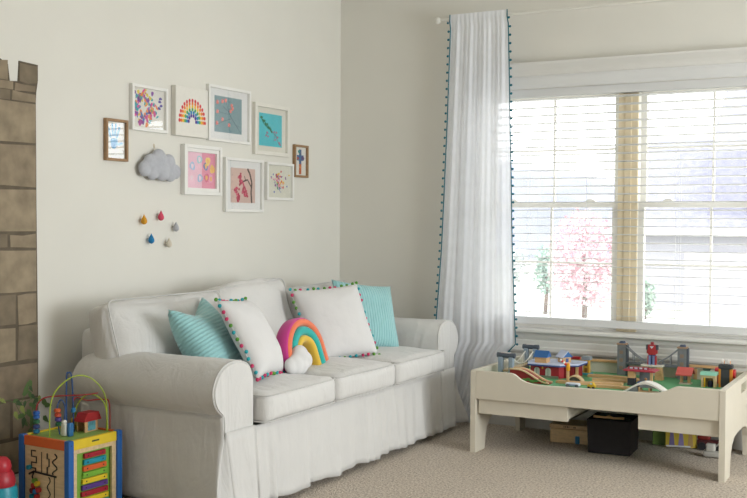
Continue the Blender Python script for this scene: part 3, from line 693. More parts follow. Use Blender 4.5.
# --- brick ramp with a wooden track on it
t = thing('toy_ramp', 'red brick-patterned toy ramp carrying a pale wooden track, beside the rope bridge', 'toy ramp', (1.44, -.565, ZB))
def rz(q): return ZB+.003+.058*(.5+.5*math.cos(PI*max(0, min(1, (q-.2)/.8))))
m = MB(); n = 12; pts = [(lerp(1.345, 1.545, i/n), rz(i/n)) for i in range(n+1)]
m.prism([(1.345, ZB)]+pts+[(1.545, ZB)], 'y', -.59, -.535)
mp = mat('toy_brick', '9e2f30', .6, .12, 60); m.build('ramp_wall', mp, t)
m = MB()
for i in range(7): m.ball((1.40+.02*i, -.591, ZB+.0095+.004*(i % 3)), .011, 7, (1.3, .15, .7))
m.build('painted_bush', C('5a8a45', .7), t)
for y in (-.59, -.535):
    m = MB(); 
    for (a, b) in zip(pts, pts[1:]): m.prism([(a[0], a[1]), (b[0], b[1]), (b[0], b[1]+.006), (a[0], a[1]+.006)], 'y', y-.008, y+.008)
    m.build('track_rail', BIRCH, t)
# --- roundhouse
t = thing('toy_engine_shed', 'red toy engine shed with white roof and two blue-roofed dormers', 'toy building', (1.44, -.32, ZB))
RED = C('a32a30', .5); NAVY = C('3a4e86', .5); ROOFW = C('c9d2ea', .45); BLUE = C('2f64a0', .5)
rp = [(1.34, -.40), (1.53, -.40), (1.548, -.36), (1.60, -.33), (1.60, -.2), (1.34, -.2)]
MB().prism([(1.378, -.385), (1.528, -.385), (1.545, -.35), (1.597, -.325), (1.597, -.215), (1.365, -.215)], 'z', ZB, ZB+.066).build('shed_wall', RED, t)
ro = MB(); ro.prism([(1.345, -.33), (1.37, -.405), (1.54, -.405), (1.56, -.365), (1.615, -.335), (1.615, -.19), (1.345, -.19)], 'z', ZB+.066, ZB+.074)
rf = ro.build('roof', [ROOFW], t, bevel=.001)
MB().prism([(1.343, -.331), (1.369, -.408), (1.542, -.408), (1.562, -.367), (1.617, -.337), (1.617, -.188), (1.343, -.188)], 'z', ZB+.061, ZB+.068).build('roof_edge', NAVY, rf)
def dormer(cx, cy, wd, dp, h, rh):
    z0 = ZB+.074
    d = MB().box((cx-wd/2, cy-dp/2, z0), (cx+wd/2, cy+dp/2, z0+h)).build('dormer', MAPLE, t)
    MB().prism([(cy-dp/2-.006, z0+h-.002), (cy+dp/2+.006, z0+h-.002), (cy, z0+h+rh)], 'x', cx-wd/2-.006, cx+wd/2+.006).build('dormer_roof', BLUE, d)
dormer(1.428, -.35, .062, .055, .03, .03); 
z0 = ZB+.074
DM = Matrix.Translation((1.525, -.29, z0)) @ Matrix.Rotation(math.radians(52), 4, 'Z')
d = MB(DM).box((-.024, -.024, 0), (.024, .024, .03)).build('dormer', MAPLE, t)
MB(DM).prism([(-.031, .028), (.031, .028), (0, .058)], 'y', -.031, .031).build('dormer_roof', BLUE, d)
MB(DM).prism([(-.035, .0265), (-.033, .0245), (.002, .058), (0, .0605)], 'y', -.033, .033).build('roof_panel', ROOFW, d)
MB(DM).box((-.008, -.0255, .003), (.008, -.024, .022)).build('dormer_door', NAVY, d)
for x in (1.412, 1.472):
    MB().prism([(x-.014, ZB+.012)]+[(x+.014, ZB+.012)]+arc(x, ZB+.038, .014, 0, PI, 8), 'y', -.3885, -.385).build('arched_window', C('c3c4b6', .5), t)
    MB().prism([(x-.001, ZB+.012), (x+.001, ZB+.012), (x+.001, ZB+.05), (x-.001, ZB+.05)], 'y', -.3895, -.3885).build('window_bar', C('6e7a62', .5), t)
MB().box((1.439, -.389, ZB+.046), (1.445, -.385, ZB+.056)).build('wall_lamp', C('e0a83a', .4), t)
MB().box((1.38, -.392, ZB), (1.526, -.385, ZB+.012)).build('stone_plinth', C('7f8a72', .7), t)
MB().box((1.598, -.335, ZB), (1.61, -.322, ZB+.061)).build('corner_post', MAPLE, t)
for q in (0, 1): MB().box((1.548+.024*q, -.353+.012*q, ZB+.004), (1.568+.024*q, -.345+.012*q, ZB+.054)).build('shed_door', C('8c1f28', .5), t)
# --- crossing signal
t = thing('toy_signal', 'wooden toy crossing signal with yellow bracket and red-white arm', 'toy signal', (1.632, -.56, ZB))
MB().box((1.626, -.566, ZB), (1.638, -.554, ZB+.085)).build('post', MAPLE, t, bevel=.001)
MB().rbox((.009, .009, .02), .008, Matrix.Translation((1.633, -.56, ZB+.088)), 6).build('bracket', C('e8a51e', .4), t, smooth=True)
for i in range(4):
    a = Vector((1.628, -.572, ZB+.1)).lerp(Vector((1.597, -.572, ZB+.124)), i/4); b = Vector((1.628, -.572, ZB+.1)).lerp(Vector((1.597, -.572, ZB+.124)), (i+1)/4)
    MB().cyl(a, b, .0062, 10).build('arm_segment', C('d23a34', .4) if i % 2 == 0 else C('e9e4e0', .4), t, smooth=40)
# --- white-blue train by the signal
t = thing('toy_train_car', 'white and blue toy train car on the track by the crossing signal', 'toy train', (1.672, -.605, ZB))
MB().rbox((.036, .013, .008), .007, Matrix.Translation((1.672, -.605, ZB+.014)), 8).build('car_body', C('d5d8e2', .4), t, smooth=True)
MB().box((1.645, -.619, ZB+.011), (1.70, -.591, ZB+.015)).build('stripe', C('5670a8', .4), t)
for x in (1.65, 1.695): MB().cyl((x, -.622, ZB+.008), (x, -.588, ZB+.008), .008, 12).build('wheel', C('6a6a70', .5), t, smooth=40)
# --- little stone arch bridge
t = thing('toy_arch_bridge', 'small toy arch bridge with dark stone side, in front of the yellow tower', 'toy bridge', (1.645, -.44, ZB))
MB().prism(arc(1.632, ZB-.008, .036, .23, PI-.23, 12), 'y', -.455, -.425).build('stone_arch', mat('toy_stone', '55584e', .8, .4, 90), t)
m = MB(); o_ = arc(1.632, ZB-.008, .042, .2, PI-.2, 12)+arc(1.632, ZB-.008, .036, PI-.23, .23, 12); m.prism(o_, 'y', -.46, -.42); m.build('arch_rim', BIRCH, t)
# --- yellow tower
t = thing('toy_tower', 'yellow toy tower with grey roof on teal base behind the engine shed', 'toy building', (1.60, -.15, ZB))
MB().box((1.574, -.175, ZB), (1.626, -.125, ZB+.008)).build('base', C('27a0b8', .5), t, bevel=.002)
MB().prism([(1.584, ZB+.008), (1.616, ZB+.008), (1.613, ZB+.076), (1.587, ZB+.076)], 'y', -.164, -.136).build('tower_wall', C('d3a13a', .5), t)
MB().prism([(1.577, ZB+.076), (1.623, ZB+.076), (1.620, ZB+.094), (1.58, ZB+.094)], 'y', -.172, -.128).build('roof', C('8c9298', .5), t)
MB().prism([(1.593, ZB+.044), (1.607, ZB+.044)]+arc(1.60, ZB+.056, .007, 0, PI, 6), 'y', -.1655, -.164).build('tower_window', C('5c4a3a', .6), t)
MB().box((1.592, -.1655, ZB+.012), (1.608, -.164, ZB+.034)).build('tower_door', C('8a5c22', .6), t)
# --- blue wagon with yellow load
t = thing('toy_wagon', 'blue toy wagon with yellow barrel load between shed and yellow tower', 'toy train', (1.545, -.17, ZB))
MB().box((1.50, -.2, ZB+.008), (1.572, -.165, ZB+.022)).build('wagon_body', C('3f6f9c', .5), t, bevel=.002)
MB().rbox((.016, .013, .014), .011, Matrix.Translation((1.569, -.185, ZB+.034)), 8).build('yellow_barrel', C('e4c02a', .4), t, smooth=True)
MB().rbox((.014, .012, .022), .011, Matrix.Translation((1.535, -.18, ZB+.046)), 8).build('driver_cab', C('b9c8dc', .4), t, smooth=True)
for x in (1.515, 1.56): MB().cyl((x, -.203, ZB+.009), (x, -.162, ZB+.009), .009, 12).build('wheel', C('2c2c34', .5), t, smooth=40)
t = thing('toy_crane_arm', 'red toy crane arm reaching over behind the engine shed', 'toy crane', (1.50, -.09, ZB))
MB().box((1.475, -.096, ZB), (1.49, -.082, ZB+.066)).build('post', C('a83036', .5), t); MB().box((1.45, -.10, ZB+.066), (1.545, -.078, ZB+.080)).build('jib', C('c22f34', .5), t, bevel=.003)
# --- elevated beam along the back
t = thing('toy_track_beam', 'long raised wooden toy track running along the table\'s back edge', 'toy track', (1.85, -.055, ZB))
for x0, x1, z1 in ((1.44, 1.745, .412), (2.095, 2.30, .418)):
    MB().box((x0, -.05, z1-.012), (x1, -.022, z1)).build('raised_track', MAPLE, t, bevel=.002)
for x in (1.46, 2.12, 2.28): MB().box((x, -.045, ZB), (x+.016, -.027, .40)).build('support', MAPLE, t)
MB().prism([(2.165, .404), (2.205, .404), (2.192, .380), (2.178, .380)], 'y', -.052, -.02).build('dark_bracket', C('3f5a50', .6), t)
# --- flat tracks in the middle
TRK = [([(1.56, -.50), (1.66, -.505), (1.74, -.47), (1.82, -.435), (1.865, -.43)], 'short pale toy track curving past the small arch bridge towards the station'),
       ([(1.63, -.225), (1.70, -.215), (1.78, -.215), (1.87, -.24), (1.93, -.29)], 'pale curved wooden toy track on the green board, rearmost of the three'),
       ([(1.69, -.35), (1.76, -.335), (1.81, -.335), (1.855, -.345)], 'middle wooden toy track between the station and the small arch bridge'),
       ([(1.74, -.545), (1.81, -.53), (1.88, -.53), (1.95, -.55)], 'front wooden toy track running close behind the low front rim')]
for pts, lb in TRK:
    sp = spline([(a, b, 0) for a, b in pts], 5); t = thing('toy_track', lb, 'toy track', (pts[0][0], pts[0][1], ZB), 0, 'flat wooden train tracks')
    m = MB(); vs = []; fs = []
    for i, p in enumerate(sp):
        d = (sp[min(i+1, len(sp)-1)]-sp[max(i-1, 0)]).normalized(); nn = Vector((-d.y, d.x, 0))
        for (o_, z) in ((-.02, 0), (-.02, .012), (-.012, .012), (-.011, .009), (-.007, .009), (-.006, .012), (.006, .012), (.007, .009), (.011, .009), (.012, .012), (.02, .012), (.02, 0)): vs.append((p.x+nn.x*o_, p.y+nn.y*o_, ZB+z))
    for i in range(len(sp)-1):
        for j in range(12): fs.append((i*12+j, i*12+(j+1) % 12, (i+1)*12+(j+1) % 12, (i+1)*12+j))
    fs += [tuple(range(12)), tuple(range((len(sp)-1)*12, len(sp)*12))]
    m.add(vs, fs).build('wooden_rail', MAPLE, t)
t = thing('toy_car', 'tiny yellow toy car on the front track near the table\'s rim', 'toy car', (1.762, -.60, ZB))
MB().prism([(1.744, ZB+.005), (1.782, ZB+.005), (1.782, ZB+.018), (1.776, ZB+.02), (1.771, ZB+.031), (1.755, ZB+.031), (1.75, ZB+.02), (1.744, ZB+.018)], 'y', -.612, -.588).build('car_body', C('d9ac2e', .4), t, bevel=.002)
for x in (1.752, 1.774): MB().cyl((x, -.615, ZB+.006), (x, -.585, ZB+.006), .006, 10).build('wheel', C('3a3a3a', .5), t)
MB().box((1.757, -.6135, ZB+.021), (1.769, -.612, ZB+.029)).build('car_window', C('cdd8dc', .3), t)
# --- grey suspension bridge
t = thing('toy_suspension_bridge', 'tall grey toy suspension bridge with two towers at the table\'s back edge', 'toy bridge', (1.92, -.07, ZB))
STG = mat('toy_grey_stone', '7a7d80', .6, .12, 60)
for cx in (1.764, 2.071):
    m = MB().box((cx-.022, -.092, ZB), (cx+.022, -.056, ZB+.157)); tw = m.build('bridge_tower', STG, t, bevel=.002)
    MB().box((cx-.025, -.095, ZB+.157), (cx+.025, -.053, ZB+.165)).build('tower_cap', C('a88a70', .6), tw, bevel=.001)
    MB().prism([(cx-.014, ZB+.165), (cx+.014, ZB+.165), (cx+.01, ZB+.175), (cx-.01, ZB+.175)], 'y', -.088, -.06).build('cap_top', C('4c5a70', .6), tw)
    for z in (.03, .07, .11): MB().box((cx-.009, -.0935, ZB+z), (cx+.009, -.092, ZB+z+.018)).build('painted_stones', C('8f7b6b', .7), tw)
    for s in (1,):
        MB().box((cx+.022, -.09, ZB), (cx+.030, -.058, ZB+.158)).build('tower_side', C('4f565e', .6), tw)
MB().box((1.79, -.09, ZB+.058), (2.05, -.058, ZB+.070)).build('deck', C('6c7076', .6), t)
for y in (-.088, -.06):
    pts = [(lerp(1.786, 2.05, i/14), y, ZB+.073+.078*(abs(2*i/14-1))**1.7) for i in range(15)]
    m = MB().tube(pts, .0032, 6)
    for i in range(2, 13, 2): m.cyl((pts[i][0], y, ZB+.068), pts[i], .0026, 6)
    m.build('suspension_cable', C('868a8e', .6), t)
# --- wooden pier with white top and robot figure
t = thing('toy_pier', 'wooden toy pier with white slab top before the suspension bridge', 'toy block', (1.96, -.155, ZB))
MB().prism([(1.955, ZB), (1.995, ZB), (1.985, ZB+.066), (1.962, ZB+.066)], 'y', -.175, -.135).build('pier_leg', MAPLE, t)
MB().box((1.885, -.178, ZB+.066), (1.995, -.132, ZB+.0745)).build('top_slab', C('dcd6c8', .5), t, bevel=.002)
MB().box((1.892, -.17, ZB), (1.915, -.14, ZB+.066)).build('pier_leg', MAPLE, t)
z0 = ZB+.0747
t = thing('toy_robot', 'red and blue toy robot figure standing on the white-topped wooden pier', 'toy figure', (1.938, -.155, z0))
RM = Matrix.Translation((1.938, -.155, z0)) @ Matrix.Diagonal((.84, .84, .9, 1)) @ Matrix.Translation((-1.938, .155, -z0)); rb, bl = C('a83032', .45), C('39457e', .45)
for s in (-1, 1):
    lg = MB(RM).prism([(1.938+s*.003, z0), (1.938+s*.025, z0), (1.938+s*.020, z0+.055), (1.938+s*.003, z0+.055)], 'y', -.168, -.142).build('robot_leg', bl, t, bevel=.001)
    MB(RM).box((1.938+s*.006, -.170, z0+.0), (1.938+s*.018, -.168, z0+.05)).build('leg_panel', C('7d8bb4', .4), lg)
    MB(RM).box((1.938+s*.019, -.169, z0), (1.938+s*.025, -.141, z0+.05)).build('leg_side', rb, lg)
    MB(RM).rbox((.010, .013, .014), .004, Matrix.Translation((1.938+s*.026, -.155, z0+.097)), 5).build('robot_shoulder', C('3f3f48', .45), t)
    MB(RM).box((1.938+s*.02, -.165, z0+.062), (1.938+s*.032, -.147, z0+.09)).build('robot_arm', rb, t, bevel=.002)
MB(RM).prism([(1.917, z0+.055), (1.959, z0+.055), (1.963, z0+.075), (1.96, z0+.112), (1.916, z0+.112), (1.913, z0+.075)], 'y', -.170, -.140).build('robot_torso', rb, t, bevel=.002)
MB(RM).prism([(1.926, z0+.104), (1.938, z0+.09), (1.950, z0+.104)], 'y', -.1715, -.17).build('chest_plate', C('cfd2da', .4), t)
MB(RM).rbox((.009, .009, .009), .003, Matrix.Translation((1.938, -.155, z0+.118)), 5).build('robot_head', C('8f3035', .45), t)
# --- station shelter with red roof
t = thing('toy_station', 'toy railway station with red flat roof and black sign-like ticket booth', 'toy building', (1.93, -.38, ZB))
MB().prism([(1.866, ZB+.070), (2.014, ZB+.070), (2.02, ZB+.076), (2.0, ZB+.080), (1.88, ZB+.080), (1.86, ZB+.076)], 'y', -.42, -.33).build('roof', C('b23a4c', .45), t, bevel=.001)
tb = MB().box((1.884, -.405, ZB+.080), (1.982, -.385, ZB+.091)).build('roof_board', C('8e2434', .45), t)
for i in range(4): MB().box((1.892+.023*i, -.4065, ZB+.082), (1.906+.023*i, -.405, ZB+.089)).build('board_panel', C('c9cdda', .4), tb)
MB().box((1.882, -.405, ZB+.036), (1.915, -.375, ZB+.070)).build('booth_upper', MAPLE, t); MB().box((1.881, -.407, ZB), (1.916, -.373, ZB+.036)).build('booth_lower', C('33343c', .6), t)
MB().box((1.988, -.40, ZB), (2.0, -.388, ZB+.070)).build('post', MAPLE, t); MB().box((1.925, -.35, ZB), (1.985, -.342, ZB+.070)).build('rear_wall', C('7f8288', .6), t)
MB().box((1.925, -.39, ZB), (1.95, -.365, ZB+.018)).build('bench', C('4c6fb0', .5), t)
t = thing('toy_figure', 'tiny dark toy passenger standing under the red station roof', 'toy figure', (1.968, -.40, ZB), 0, 'toy figures on the play table')
MB().lathe([(.008, 0), (.009, .012), (.007, .026), (.003, .028)], (1.968, -.40, ZB), 10).build('figure_body', C('2f3340', .5), t, smooth=40); MB().ball((1.968, -.40, ZB+.035), .0075, 8).build('figure_head', C('b07a4c', .5), t, smooth=True)
# --- big grey arch bridge over the rim
t = thing('toy_tunnel_bridge', 'low arched grey and white toy bridge with tunnel, right behind the front rim', 'toy bridge', (2.03, -.62, ZB))
N = 18; top = [(lerp(1.915, 2.145, i/N), ZB+.004+.053*math.sin(PI*i/N)**1.25) for i in range(N+1)]
bot = [(x, max(ZB, z-.009)) for x, z in top]
m = MB(); 
for i in range(N): m.prism([top[i], top[i+1], bot[i+1], bot[i]], 'y', -.655, -.585)
m.build('bridge_deck', C('e2ddd4', .5), t)
wl = [(x, ZB) for x, z in (bot[1], )]
m = MB(); m.prism([(1.93, ZB)]+[b for b in bot[1:7]]+[(2.0, ZB)], 'y', -.652, -.60); m.prism([(2.095, ZB)]+[b for b in bot[14:18]]+[(2.13, ZB)], 'y', -.652, -.60); m.prism([(2.0, ZB+.032)]+bot[7:14]+[(2.095, ZB+.032)], 'y', -.652, -.60)
m.build('stone_side', STG, t)
m = MB().box((1.998, -.654, ZB), (2.004, -.60, ZB+.034)).box((2.044, -.654, ZB), (2.049, -.60, ZB+.034)).box((2.004, -.654, ZB+.0), (2.095, -.62, ZB+.016)); m.build('tunnel_wood', MAPLE, t)
# --- small red-roof shelter
t = thing('toy_shelter', 'small toy shelter with pitched red roof on two wooden posts', 'toy building', (2.115, -.215, ZB))
for x in (2.098, 2.134): MB().box((x-.006, -.225, ZB), (x+.006, -.205, ZB+.052)).build('post', MAPLE, t)
m = MB()
for s in (-1, 1): m.prism([(-.215, ZB+.082), (-.215+s*.045, ZB+.05), (-.215+s*.045, ZB+.044), (-.215, ZB+.075)], 'x', 2.078, 2.155)
m.build('roof', C('c2564e', .5), t)
MB().box((2.09, -.24, ZB), (2.145, -.19, ZB+.006)).build('platform', C('cfc6b4', .5), t)
# --- teal-roof cabin with figure
t = thing('toy_cabin', 'wooden toy cabin with mint green flat roof near the table\'s right end', 'toy building', (2.235, -.25, ZB))
MB().box((2.203, -.275, ZB), (2.213, -.225, ZB+.058)).box((2.260, -.275, ZB), (2.270, -.225, ZB+.058)).box((2.213, -.232, ZB), (2.260, -.225, ZB+.058)).box((2.213, -.275, ZB+.045), (2.260, -.27, ZB+.058)).build('cabin_wall', BIRCH, t)
MB().prism([(-.282, ZB+.058), (-.218, ZB+.058), (-.228, ZB+.073), (-.272, ZB+.073)], 'x', 2.198, 2.275).build('roof', C('8fcbb4', .5), t, bevel=.001)
MB().box((2.216, -.276, ZB), (2.222, -.27, ZB+.045)).build('yellow_pole', C('e3b21f', .4), t)
t = thing('toy_figure', 'tiny dark blue toy figure standing in the mint-roofed cabin doorway', 'toy figure', (2.243, -.256, ZB), 0, 'toy figures on the play table')
MB().lathe([(.011, 0), (.013, .012), (.012, .024), (.006, .032), (.003, .033)], (2.243, -.256, ZB), 12).build('figure_body', C('2b3048', .5), t, smooth=40); MB().ball((2.243, -.256, ZB+.037), .0075, 8).build('figure_head', C('c8965e', .5), t, smooth=True)
# --- hoist with orange posts
t = thing('toy_hoist', 'toy crane hoist with orange posts and black conveyor at the right table corner', 'toy crane', (2.30, -.22, ZB))
for x in (2.282, 2.333): MB().box((x-.005, -.24, ZB), (x+.005, -.20, ZB+.088)).build('post', C('d5882f', .45), t)
MB().box((2.287, -.238, ZB), (2.328, -.215, ZB+.088)).build('conveyor_belt', C('3a3c40', .7), t)
MB().rbox((.033, .024, .011), .005, Matrix.Translation((2.308, -.22, ZB+.099)), 5).build('hoist_head', C('35373b', .6), t)
for x in (2.294, 2.322):
    MB().cyl((x-.005, -.22, ZB+.122), (x+.005, -.22, ZB+.122), .013, 14).build('pulley', C('e8e2dc', .4), t, smooth=40); MB().cyl((x-.0065, -.22, ZB+.120), (x+.0065, -.22, ZB+.120), .008, 12).build('pulley_hub', C('e09a5a', .4), t, smooth=40)
MB().cyl((2.338, -.19, ZB+.062), (2.347, -.19, ZB+.062), .022, 18).build('red_wheel', C('c22b33', .4), t, smooth=40)
t = thing('toy_barrel', 'red toy barrel hanging by the raised track, left of the black hoist', 'toy', (2.258, -.12, ZB))
MB().cyl((2.240, -.12, ZB+.064), (2.268, -.12, ZB+.064), .015, 16).build('barrel', C('c0323a', .4), t, smooth=40)
MB().box((2.249, -.126, ZB), (2.259, -.114, ZB+.052)).build('stand', C('b5413f', .5), t)

# ------------------------------------------------------------------ under the table
t = thing('wooden_box', 'pale wooden box with lid and blue tag under the play table', 'box', (1.56, -.25, 0), math.radians(24))
M = Matrix.Translation((1.558, -.21, 0)) @ Matrix.Rotation(math.radians(6), 4, 'Z')
m = MB(M).box((-.11, -.08, .004), (.11, .08, .075)); m.build('box_body', BIRCH, t, bevel=.003)
MB(M).box((-.113, -.083, .078), (.113, .083, .098)).build('lid', wood('birch_pale', 'cdb088'), t, bevel=.002)
m = MB(M)
for i, (x, w_) in enumerate(((-.04, .004), (-.032, .004), (-.024, .007), (-.014, .003), (.01, .006), (.018, .004))): m.box((x, -.084, .084), (x+w_, -.083, .092))
m.build('lid_print', C('5b4a3a', .7), t)
MB(M).box((.02, -.088, .006), (.042, -.08, .045)).build('blue_tag', C('2d7fb5', .6), t, bevel=.003)
t = thing('storage_bin', 'black fabric storage bin with a wooden stick across it under the play table', 'bin', (1.82, -.33, 0))
BLK = mat('black_fabric', '2a2729', .9, .1, 40, .3, 200)
M = Matrix.Translation((1.795, -.335, 0)) @ Matrix.Rotation(math.radians(3), 4, 'Z'); hw, hd, h = .105, .10, .17
m = MB(M); vs = []; 
def ringv(k_, z): return [(-hw*k_, -hd*k_, z), (hw*k_, -hd*k_, z), (hw*k_, hd*k_, z), (-hw*k_, hd*k_, z)]
vs = ringv(.97, .003)+ringv(1.03, h)+ringv(.98, h)+ringv(.92, .012); fs = [(3, 2, 1, 0), (12, 13, 14, 15)]
for a in range(3):
    for j in range(4): fs.append((a*4+j, a*4+(j+1) % 4, a*4+4+(j+1) % 4, a*4+4+j))
m.add(vs, fs).build('bin_body', BLK, t, bevel=.004)
MB(M).rbox((.09, .085, .03), .02, Matrix.Translation((0, 0, .133)), 8, (0, 0, .01), .02, 4).build('bin_contents', C('3c3a44', .7), t, smooth=True)
t = thing('wooden_stick', 'short pale wooden stick lying across the top of the black bin', 'toy', (1.81, -.40, .192))
MB().tube([(1.725, -.44, .185), (1.78, -.42, .181), (1.795, -.415, .184), (1.815, -.41, .178), (1.865, -.395, .1785)], [.006, .0055, .009, .0055, .007], 8).build('stick', MAPLE, t, smooth=True)
t = thing('comic_book', 'yellow and purple children\'s book standing under the play table\'s right side', 'book', (2.06, -.12, 0))
M = Matrix.Translation((2.075, -.10, 0)) @ Matrix.Rotation(math.radians(14), 4, 'Z') @ Matrix.Rotation(math.radians(-10), 4, 'X')
MB(M).box((-.075, -.004, .006), (.075, .006, .15)).build('cover', C('d0b53c', .5), t)
m = MB(M); mats = [C('7a6f9c', .6), C('8c7fae', .6), C('b08f5a', .6)]
for i in range(3):
    m.mi = i; x = -.045+.045*i; m.prism([(x-.014, .01), (x+.014, .01), (x+.008, .075), (x+.012, .11), (x-.012, .11), (x-.008, .075)], 'y', -.005, -.004)
m.mi = 0; m.build('cover_print', mats, t)
MB(M).box((-.072, -.0055, .006), (.045, -.004, .014)).build('white_label', C('dcdcdc', .6), t)
t = thing('picture_book', 'green picture book standing left of the yellow one under the table', 'book', (1.97, -.08, 0))
M = Matrix.Translation((1.965, -.085, 0)) @ Matrix.Rotation(math.radians(10), 4, 'Z') @ Matrix.Rotation(math.radians(-6), 4, 'X')
MB(M).box((-.035, -.004, .004), (.03, .016, .16)).build('cover', C('6f8f3c', .5), t); MB(M).box((-.033, .0, .006), (.032, .012, .157)).build('pages', PAPER, t)
t = thing('toy_truck', 'dark red toy truck on the carpet right of the yellow book', 'toy car', (2.21, -.06, 0))
MB().box((2.15, -.085, .02), (2.28, -.035, .05)).build('truck_bed', C('5a2a2c', .5), t, bevel=.004); MB().rbox((.03, .024, .03), .008, Matrix.Translation((2.18, -.06, .08)), 6).build('truck_cab', C('8a2f2a', .5), t, smooth=True)
for x in (2.175, 2.255):
    for y in (-.088, -.032): MB().cyl((x, y-.008, .02), (x, y+.008, .02), .02, 14).build('wheel', C('26262a', .6), t, smooth=40)
t = thing('toy_digger', 'small pale plastic toy digger beside the play table\'s right leg', 'toy', (2.24, -.24, 0))
MB().rbox((.045, .02, .014), .008, Matrix.Translation((2.255, -.235, .018)), 6).build('track_base', C('b9b6ae', .5), t, smooth=True); MB().rbox((.022, .016, .018), .007, Matrix.Translation((2.245, -.235, .05)), 6).build('cab', C('c9c6bd', .5), t, smooth=True)
MB().tube([(2.26, -.235, .05), (2.29, -.235, .075), (2.315, -.235, .05)], .005, 6).build('digger_arm', C('a9a69e', .5), t)

# ------------------------------------------------------------------ activity cube
ang = math.radians(-2.5)
ac = thing('activity_cube', 'colourful wooden activity cube with bead wires on top, beside the sofa\'s near arm', 'activity toy', (.315, -2.512, 0), ang)
M = W[ac]; S = .122; ZT = .32
PB, PO, PY, PG = C('1f5fa8', .45), C('d9662c', .45), C('e6c62c', .45), C('7cab3e', .45)
for a in (-1, 1):
    for b in (-1, 1):
        p = MB(M).box((a*S-.013, b*S-.013, 0), (a*S+.013, b*S+.013, ZT+.004)).build('corner_post', PB, ac, bevel=.004)
        MB(M).cyl((a*(S+.0125), b*S, ZT-.014), (a*(S+.0142), b*S, ZT-.014), .003, 8).build('peg', C('174a86', .4), p)
MB(M).box((-S, -S, ZT-.012), (S, S, ZT-.003)).build('top_board', mat('cube_top', '8fae55', .5, .3, 9), ac)
for (x0, y0, x1, y1, mm) in ((-S+.013, -S-.008, S-.013, -S+.008, PO), (S-.008, -S+.013, S+.008, S-.013, PY), (-S+.013, S-.008, S-.013, S+.008, PO), (-S-.008, -S+.013, -S+.008, S-.013, PY)):
    rl = MB(M).box((x0, y0, ZT-.034), (x1, y1, ZT+.002)).build('top_rail', mm, ac, bevel=.002)
    MB(M).box((x0, y0, .0), (x1, y1, .03)).build('bottom_rail', mm, ac, bevel=.002)
MB(M).cbox((S+.0083, 0.0, ZT-.014), (.001, .036, .006)).build('logo_plate', C('3c4a2a', .5), ac)
# front: bead maze panel
pf = MB(M).box((-S+.013, -S-.003, .03), (S-.013, -S+.004, ZT-.034)).build('maze_panel', BIRCH, ac)
m = MB(M); yy = -S-.0045; BKT = C('2a231e', .6)
def groove(pts, rr=.0028): m.tube([(a, yy, b) for a, b in pts], rr, 6)
z = .268
pts = []
for i in range(4): pts += [(-.075, z), (-.05, z), (-.05, z-.018), (-.075, z-.018)] if i % 2 == 0 else [(-.075, z), (-.075, z-.002)]; z -= .02
groove([(-.05, .268), (-.072, .268), (-.072, .246), (-.046, .246), (-.046, .224), (-.072, .224), (-.072, .203), (-.05, .203), (-.05, .19)])
groove([(-.018, .268), (-.018, .19)], .0014); groove([(.012, .266), (.012, .246), (.022, .246), (.022, .218), (.012, .214), (.012, .19)], .0024)
groove([(.052+.012*math.sin(i*.9), .268-.006*i) for i in range(14)], .0026); groove([(-.085, .178), (-.06, .19), (.06, .184)], .004)
groove([(.02+.008*math.sin(i), .178-.008*i) for i in range(16)], .002); groove([(.05, .18), (.05, .05)], .0016); groove([(-.06, .188), (-.068, .17), (-.06, .15)], .003)
m.build('maze_groove', BKT, pf)
for (a, b, hx, rr) in ((-.078, .205, '2492a8', .009), (-.052, .14, 'c0342c', .010), (-.035, .148, 'e0c030', .010), (-.06, .12, '7a2222', .010), (-.042, .118, '3a7ab0', .010), (-.028, .125, 'b83030', .010), (-.048, .158, '6a9a3a', .009), (-.062, .098, '2492a8', .009), (-.036, .1, 'b83030', .009), (.018, .08, 'b0b03a', .008)):
    MB(M).cyl((a, -S-.004, b), (a, -S-.018, b), rr, 12).build('maze_bead', C(hx, .4), pf, smooth=40)
# right: xylophone panel
px = MB(M).box((S-.006, -S+.013, .03), (S+.004, -S+.034, ZT-.034)).box((S-.006, S-.034, .03), (S+.004, S-.013, ZT-.034)).box((S-.006, -S+.034, ZT-.05), (S+.004, S-.034, ZT-.034)).build('panel_frame', BIRCH, ac)
MB(M).box((S-.016, -S+.03, .03), (S-.01, S-.03, ZT-.05)).build('xylophone_back', PG, ac)
z = .262
for i, hx in enumerate(('a81f30', '1f93a8', 'd9602c', '7cb33a', 'e2c22a', '5c3a86', 'a81f30', 'e2c22a', '1f93a8')):
    hw = .056+.0022*i
    b_ = MB(M).box((S-.01, .004-hw+.006, z-.019), (S+.001, .004+hw, z)).build('xylophone_bar', C(hx, .4), ac, bevel=.002)
    for s in (-1, 1): MB(M).cyl((S+.001, .007+s*(hw-.02), z-.0095), (S+.0022, .007+s*(hw-.02), z-.0095), .003, 8).build('bar_screw', C('2b2420', .4), b_)
    z -= .0235
for s in ('x', 'y'):
    if s == 'x': MB(M).box((-S-.003, -S+.013, .03), (-S+.003, S-.013, ZT-.034)).build('side_panel', BIRCH, ac)
    else: MB(M).box((-S+.013, S-.003, .03), (S-.013, S+.003, ZT-.034)).build('side_panel', BIRCH, ac)
